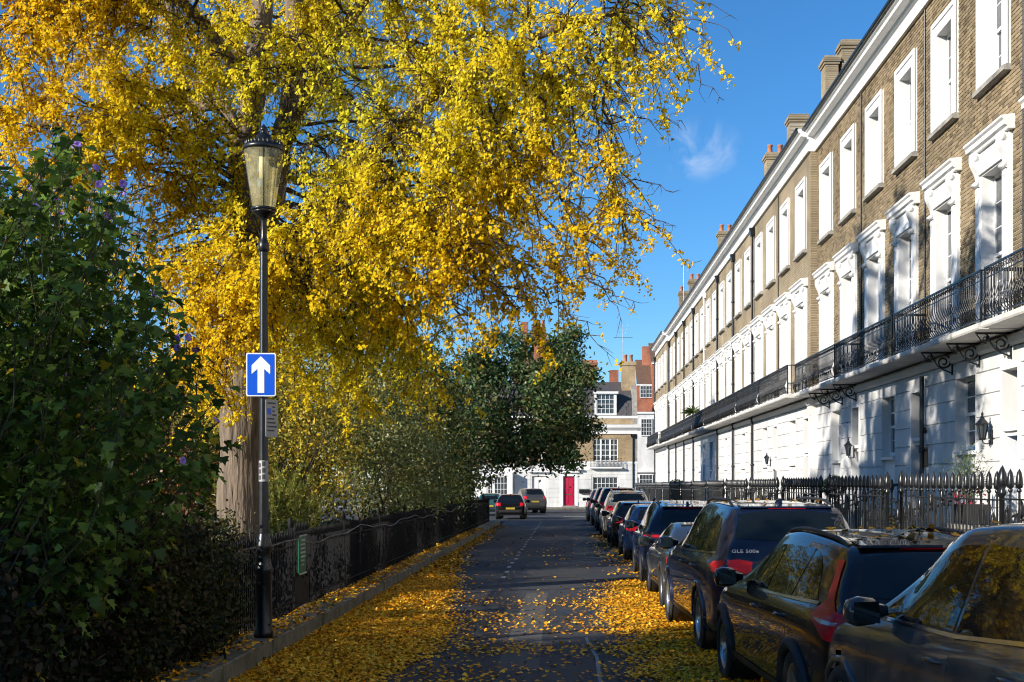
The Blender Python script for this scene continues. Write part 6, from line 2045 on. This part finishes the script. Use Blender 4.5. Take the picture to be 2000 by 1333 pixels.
# hedge and ivy against the near fence
leafy('ivy_hedge', 'dark ivy hedge growing through the near fence below the flowering shrub', 'hedge', (-4.4, 9, .1),
      [(A(-3.95, 8.0 + k * .9, .85), A(.34, .75, .8), 1) for k in range(6)] + [(A(-4.5, 12.4 + k * .6, .95), A(.4, .5, .62), 1.1) for k in range(3)],
      24000, (.045, .085), OVAL, [(.016, .022, .008), (.024, .026, .01), (.010, .018, .006), (.04, .024, .012)], 61, None, .13, 18, branches=24, br=.012, nrm_bias=(.3, -.5, .5))
leafy('low_hedge', 'brown-green hedge between the flowering shrub and the lamp post', 'hedge', (-4.5, 14.6, .1),
      [(A(-3.90, 10.6 + k * .52, .90 + .1 * math.sin(k)), A(.44, .5, .74), 1) for k in range(6)] + [(A(-4.5, 14.2 + k * .6, .95), A(.4, .5, .6), .8) for k in range(4)],
      24000, (.035, .07), OVAL, [(.045, .06, .016), (.07, .07, .018), (.03, .042, .012), (.09, .06, .02)], 62, None, .11, 18, branches=20, br=.012, nrm_bias=(.2, -.4, .6))
leafy('fence_ivy', 'patches of ivy climbing the inside of the long fence', 'ivy', (-4.2, 24, .1),
      [(A(-4.25, 17.5 + k * 1.4, .55 + .2 * math.sin(k * 2.1)), A(.20, .85, .62), 1) for k in range(30)],
      34000, (.05, .10), OVAL, [(.014, .026, .010), (.02, .036, .012), (.03, .045, .014), (.01, .016, .008), (.05, .06, .02)], 63, None, .14, 16, branches=0, br=.01, nrm_bias=(.5, -.3, .5))

# ---------------------------------------------------------------- flowering shrub at the left edge
def mallow():
    g_ = np.random.default_rng(71)
    bx, by = -5.2, 10.2
    root = empty('flowering_shrub', (bx, by, .15), 0, 'tall dark green shrub with lobed leaves and purple flowers at the left edge', 'shrub')
    b = np.array((bx, by, .15))
    tw = Twigs(); pos, ax, nr, sz = [], [], [], []
    tips = []
    # stem tips, by where the shrub's outline runs
    prof = interp([(-140, 330), (0, 300), (60, 300), (95, 225), (150, 255), (210, 360), (270, 370), (300, 480), (340, 600), (390, 690), (430, 740)])
    for k in range(300):
        y = g_.uniform(8.6, 11.8)
        px = g_.uniform(-140, 430) if k > 8 else (80 + 12 * k)
        if px > 330 and g_.random() < .5: continue
        pt = prof(px) + abs(g_.normal()) * (70 if k % 3 == 0 else 300)
        if pt > 1000: continue
        tip = np.array(W(px, pt, y))
        foot = np.array((min(tip[0] * .55 + bx * .45, -4.25) + g_.normal() * .2, y + g_.normal() * .3, .15))
        q = curve_pts(foot, tip, 0, g_, 9, .35)
        if tip[0] < -3.2: q[1:-1, 0] -= .18 * np.sin(np.linspace(0, math.pi, 9))[1:-1]
        tw.add([p - b for p in q], .009, .003, 4)
        tips.append((q[-1], q[-1] - q[-2], px))
        for j in range(3, 9):
            for m in range(10):
                t = g_.random()
                p = q[j - 1] * (1 - t) + q[j] * t
                d = g_.normal(size=3) * (1, 1, .45); d /= np.linalg.norm(d)
                st_ = g_.uniform(.05, .16)
                lp_ = p + d * st_
                pos.append(lp_); ax.append(d + np.array((0, 0, -.75))); nr.append(np.array((0, 0, 1.)) + d * .7 + g_.normal(size=3) * .35)
                sz.append(g_.uniform(.045, .115))
    pos, ax, nr, sz = map(np.array, (pos, ax, nr, sz))
    n = len(pos)
    cols = np.array([(.085, .155, .026), (.115, .195, .03), (.165, .25, .036), (.048, .09, .018), (.07, .11, .018)])[g_.integers(0, 5, n)] * g_.uniform(.8, 1.2, n)[:, None]
    yl = g_.random(n) < .018
    cols[yl] = (.5, .36, .02)
    build_leaves('foliage', pos - b, ax, nr, sz, LOBED, cols, MT['leaf'], root)
    tw.mb.build('stems', M('shrub_stem', (.045, .045, .02), .8, var=.3), root)
    # flowers: five petals round a cup
    me = None
    fl = [t for t in tips if t[2] > -40]
    petal = []
    for k in range(5):
        a = 2 * math.pi * k / 5
        for (r0, r1, w0, w1, z0, z1) in ((.01, .05, .012, .040, 0, .018), (.05, .078, .040, .024, .018, .012)):
            c, s = math.cos(a), math.sin(a)
            petal.append([(r0 * c - w0 * s, r0 * s + w0 * c, z0), (r0 * c + w0 * s, r0 * s - w0 * c, z0), (r1 * c + w1 * s, r1 * s - w1 * c, z1), (r1 * c - w1 * s, r1 * s + w1 * c, z1)])
    mb = MB()
    for q in petal: mb.add(q, [(0, 1, 2, 3)], True)
    m_ = mb.mesh('flower', M('purple_petal', (.30, .17, .62), .6, var=.35, scale=30))
    sel = g_.permutation(len(fl))[:34]
    for i in sel:
        p, d, _ = fl[i]
        dv = Vector(g_.normal(size=3) * .6 + np.array((.2, -.9, .25)))
        o = inst('flower', m_, root, Vector(p - b) + Vector((0, -.03, .02)), dv.to_track_quat('Z', 'Y').to_euler())
        o.scale = [g_.uniform(.34, .52)] * 3
mallow()

# ---------------------------------------------------------------- garden trees out of frame on the left; they shade the near street
for i, (x, y, h, s, lb) in enumerate(((-9.5, 1.5, 9.5, 3.4, 'yellowing garden tree left of the camera that shades the near street'), (-16.0, -3.0, 11, 3.8, 'second garden tree left of the camera, farther into the square'), (-8.5, -6, 10, 3.6, 'garden tree behind the camera on the left'), (-6.5, -20, 12, 4.5, 'large tree behind the camera at the garden edge'), (1.5, -38, 12, 6.0, 'tree closing the street far behind the camera'))):
    leafy('shade_tree', lb, 'tree', (x, y, .15), [(A(x, y, h * .62), A(s, s, h * .34), 3), (A(x + s * .4, y - 1, h * .42), A(s * .8, s * .9, h * .26), 2), (A(x - s * .4, y + 1, h * .45), A(s * .8, s * .8, h * .26), 1.2)],
          20000, (.10, .19), OVAL, [(.35, .24, .02), (.22, .19, .03), (.10, .12, .02)], 80 + i, ([A(x, y, h * .3), A(x + .15, y, h * .6)], [.3, .26, .16]), .34, 22, group='garden trees beside the camera', branches=30, br=.07)

# ---------------------------------------------------------------- fallen leaves
def litter():
    g_ = np.random.default_rng(91)
    P, S = [], []
    def patch_(n, x0, x1, y0, y1, fn, s=(.045, .075), yp=1.0):
        x = g_.uniform(x0, x1, n)
        y = y0 + (y1 - y0) * g_.random(n) ** yp
        k = g_.random(n) < fn(x, y)
        P.append(np.stack([x[k], y[k]], 1)); S.append(g_.uniform(s[0], s[1], k.sum()))
    def nz(x, y, s, seed): return smooth_noise(np.stack([x, y, 0 * x], 1), s, seed)
    edge = lambda x, y: -1.85 + .16 * nz(x * 0, y, 1.1, 1) + .10 * nz(x, y, 4.0, 2) - np.clip((y - 17.5) * .075, 0, 1.35)
    patch_(112000, KERB_X, -1.2, 9.5, 26, lambda x, y: 1 / (1 + np.exp((x - edge(x, y)) / .085)), (.034, .056))
    patch_(30000, KERB_X, -1.4, 26, 60, lambda x, y: 1 / (1 + np.exp((x - edge(x, y)) / .12)) * np.clip(1.25 - (y - 26) * .03, .12, 1), (.06, .10))
    right = lambda x, y: 1 / (1 + np.exp((.80 + .18 * nz(x * 0, y, 1.3, 3) - x + np.clip((y - 21) * .06, 0, 3)) / .14)) * np.clip(.85 + .45 * nz(x, y, 1.6, 4), .2, 1)
    patch_(72000, .2, RKERB, 9.5, 25.5, right, (.032, .054))
    patch_(7000, .6, RKERB, 25, 50, lambda x, y: np.clip(.5 + .5 * nz(x, y, 1.5, 5), 0, 1) * np.clip((x - .7) * 1.2, 0, 1), (.06, .10))
    patch_(9500, -2.4, 1.4, 9.5, 22, lambda x, y: np.clip(.42 + .55 * nz(x, y, 1.2, 6) - np.clip((y - 17) * .05, 0, .4), .05, 1), (.036, .064))
    patch_(900, -2.0, 2.4, 21, 50, lambda x, y: np.clip(.4 + .5 * nz(x, y, 1.2, 7), .05, 1), (.05, .08))
    P_, S_ = np.concatenate(P), np.concatenate(S)
    n = len(P_)
    zz = np.array([gz(v) for v in P_[:, 1]]) + .006 + g_.random(n) * .022
    pos = np.column_stack([P_, zz])
    # on the stone ledge
    m = 5200
    q = np.column_stack([g_.uniform(FENCE_X - .1, KERB_X - .02, m), g_.uniform(9, 50, m) ** 1.0, np.zeros(m)])
    q = q[g_.random(m) < .75]
    q[:, 2] = np.array([gz(v) for v in q[:, 1]]) + .205 + g_.random(len(q)) * .012
    pos = np.concatenate([pos, q]); S_ = np.concatenate([S_, g_.uniform(.05, .08, len(q))])
    # pavement
    m = 1500
    q = np.column_stack([g_.uniform(RKERB + .1, RAIL_X, m), g_.uniform(9, 40, m), np.zeros(m)])
    q[:, 2] = np.array([gz(v) for v in q[:, 1]]) + .14
    pos = np.concatenate([pos, q]); S_ = np.concatenate([S_, g_.uniform(.05, .08, len(q))])
    n = len(pos)
    ax = np.column_stack([g_.normal(size=n), g_.normal(size=n), g_.normal(size=n) * .22])
    nr = np.column_stack([g_.normal(size=n) * .28, g_.normal(size=n) * .28, np.ones(n)])
    base = np.array([(.95, .43, .016), (.96, .52, .03), (.84, .35, .014), (.42, .16, .014), (.96, .62, .09)])[g_.choice(5, n, p=[.32, .28, .18, .14, .08])]
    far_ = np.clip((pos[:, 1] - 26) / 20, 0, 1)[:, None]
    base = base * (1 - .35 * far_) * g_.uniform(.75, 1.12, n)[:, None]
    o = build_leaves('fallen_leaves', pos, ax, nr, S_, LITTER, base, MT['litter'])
    tag(o, 'carpet of yellow ginkgo leaves fallen on the road and ledge', 'leaves', kind='stuff')
    print('litter', n)
litter()
def leaves_on_cars():
    g_ = np.random.default_rng(95)
    for ci, cnt in ((0, 10), (1, 46), (2, 22), (4, 12), (7, 8)):
        c, bvh, sh = CARS[ci]
        L_ = sh['L']
        for k in range(cnt):
            x, y = g_.uniform(-.62, .62), (g_.uniform(.12, .56) - .5) * L_
            h = bvh.ray_cast(Vector((x, y, 5)), Vector((0, 0, -1)))
            if h[0] is None: continue
        pts = []
        for k in range(cnt):
            x, y = g_.uniform(-.62, .62), (g_.uniform(.13, .55) - .5) * L_
            h = bvh.ray_cast(Vector((x, y, 5)), Vector((0, 0, -1)))
            if h[0] is not None: pts.append(tuple(h[0] + Vector((0, 0, .012))))
        pts = np.array(pts)
        a = c.rotation_euler[2]
        co, si = math.cos(a), math.sin(a)
        w = np.column_stack([c.location.x + pts[:, 0] * co - pts[:, 1] * si, c.location.y + pts[:, 0] * si + pts[:, 1] * co, c.location.z + pts[:, 2]])
        n = len(w)
        ax = np.column_stack([g_.normal(size=n), g_.normal(size=n), g_.normal(size=n) * .15])
        nr = np.column_stack([g_.normal(size=n) * .3, g_.normal(size=n) * .3, np.ones(n)])
        cs = np.array([(.75, .42, .02), (.6, .28, .02), (.4, .2, .03)])[g_.integers(0, 3, n)]
        o = build_leaves('roof_leaves', w, ax, nr, g_.uniform(.05, .08, n), LITTER, cs, MT['litter'])
        tag(o, 'fallen yellow leaves on the roof of the ' + ['nearest dark grey SUV', 'black estate car', 'large navy SUV', '', 'dark blue SUV with the light bar', '', '', 'champagne silver SUV'][ci], 'leaves', kind='stuff')
leaves_on_cars()

# ---------------------------------------------------------------- plants in front of the houses
MT['planter'] = M('black_planter', (.014, .014, .015), .45, var=.3)
def pot_plant(x, y, z, h, r, cols, seed, label, n=900, shape=OVAL, size=(.03, .06), pot='box', ball=False, flower=None):
    g_ = np.random.default_rng(seed)
    o = empty('potted_plant', (x, y, z), 0, label, 'potted plant', 'potted plants in front of the houses')
    if pot == 'box':
        MB().prism([(-.2, 0), (.2, 0), (.23, .32), (-.23, .32)], 'y', -.32, .32).build('planter', MT['planter'], o)
    else:
        MB().lathe([(0.001, 0), (.15, 0), (.21, .36), (.235, .37), (.235, .41), (.2, .41), (.19, .34), (.001, .34)], 14).build('planter', MT['planter'], o)
    top = .34
    if ball:
        d = rand_dirs(g_, n); p = d * (r * (.8 + .22 * g_.random(n)))[:, None] + (0, 0, top + h)
        MB().tube([(0, 0, top - .1), (0, 0, top + h)], .02, 6).build('stem', MT['twig'], o)
    else:
        p, _, _ = clump_cloud(g_, [(A(0, 0, top + h * .55), A(r, r * 1.2, h * .5), 1)], n, .09, 14, .2)
        mb = MB()
        for k in range(12):
            e = p[g_.integers(0, len(p))]
            mb.tube([tuple(q) for q in curve_pts((0, g_.normal() * .08, top - .05), e, .05, g_, 5, .3)], [.010, .009, .007, .005, .003], 4, cap=False)
        mb.build('stem', MT['twig'], o)
    m = len(p)
    cs = np.array(cols)[g_.integers(0, len(cols), m)] * g_.uniform(.8, 1.2, m)[:, None]
    build_leaves('foliage', p, rand_dirs(g_, m) + (0, 0, .3), rand_dirs(g_, m) + (-.3, -.3, .4), g_.uniform(size[0], size[1], m), shape, cs, MT['leaf'], o)
    if flower:
        k = 60
        d = rand_dirs(g_, k) * (.30, .32, .14) + (0, 0, top + .06)
        build_leaves('flowers', d, rand_dirs(g_, k), rand_dirs(g_, k) + (-.5, -.5, .5), g_.uniform(.05, .09, k), OVAL, np.tile(flower, (k, 1)) * g_.uniform(.6, 1.2, k)[:, None], MT['petal'], o)
    return o
def pedestal(x, y, h, label):
    o = empty('stone_pedestal', (x, y, gz(y) + .1), 0, label, 'pedestal')
    MB().cbox(-.26, .26, -.36, .36, 0, h - .08, .01).build('shaft', MT['stucco'], o)
    MB().cbox(-.31, .31, -.41, .41, h - .08, h, .015).build('cap', MT['stone'], o)
pedestal(6.75, 20.5, 1.22, 'rendered pedestal carrying the olive planter by the nearest railing')
pot_plant(6.75, 20.5, gz(20) + 1.33, .85, .42, [(.09, .13, .05), (.14, .18, .08), (.06, .10, .04)], 101, 'loose olive-green shrub in a black box planter below the nearest window', 800, NARROW, (.05, .09), 'box', flower=(.35, .05, .08))
pot_plant(6.15, 23.6, gz(23) + .22, 1.15, .42, [(.14, .16, .03), (.22, .15, .04), (.20, .08, .03), (.08, .11, .03)], 102, 'autumn-tinted bushy plant behind the second railing', 1500, OVAL, (.04, .075), 'round')
pedestal(6.9, 31.6, .95, 'rendered pedestal carrying the clipped ball')
pot_plant(6.9, 31.6, gz(31) + 1.06, .52, .30, [(.012, .03, .012), (.02, .045, .016)], 103, 'clipped dark green ball shrub with red flowers in a planter near the square lantern', 2600, OVAL, (.03, .05), 'box', True, flower=(.5, .02, .03))
pot_plant(6.6, 40.6, gz(40) + .3, 1.0, .40, [(.10, .13, .03), (.2, .17, .04), (.05, .08, .02)], 104, 'light green bush behind the railing below the sunlit houses', 900, OVAL, (.05, .09), 'round')
pot_plant(6.5, 72.0, gz(72) + .6, .75, .62, [(.012, .028, .012), (.02, .04, .016)], 105, 'dark rounded bush behind the distant railing', 1500, OVAL, (.07, .12), 'round', True)
# spiky palm on a balcony
def palm(x, y, z):
    g_ = np.random.default_rng(111)
    o = empty('balcony_palm', (x, y, z), 0, 'spiky green palm in a pot on a distant balcony', 'potted plant')
    MB().lathe([(.001, 0), (.2, 0), (.27, .4), (.25, .4), (.001, .36)], 12).build('pot', MT['terracotta'], o)
    MB().tube([(0, 0, .35), (.03, .02, .8), (.02, .0, 1.15)], [.06, .05, .045], 8).build('trunk', MT['bark'], o)
    mb = MB()
    for k in range(70):
        d = rand_dirs(g_, 1)[0]; d[2] = abs(d[2]) * 1.1 - .35
        L_ = g_.uniform(.6, .95)
        s = np.cross(d, (0, 0, 1)); s /= np.linalg.norm(s) + 1e-6
        p0 = np.array((.02, 0, 1.15)); p1 = p0 + d * L_ * .55; p2 = p0 + d * L_ + (0, 0, -.12)
        mb.add([p0 - s * .02, p0 + s * .02, p1 + s * .03, p2, p1 - s * .03], [(0, 1, 2, 3, 4)])
    tag(mb.build('fronds', M('palm_frond', (.07, .11, .03), .5, var=.4, scale=6), o), kind='stuff')
palm(7.0, 68.0, 4.66)
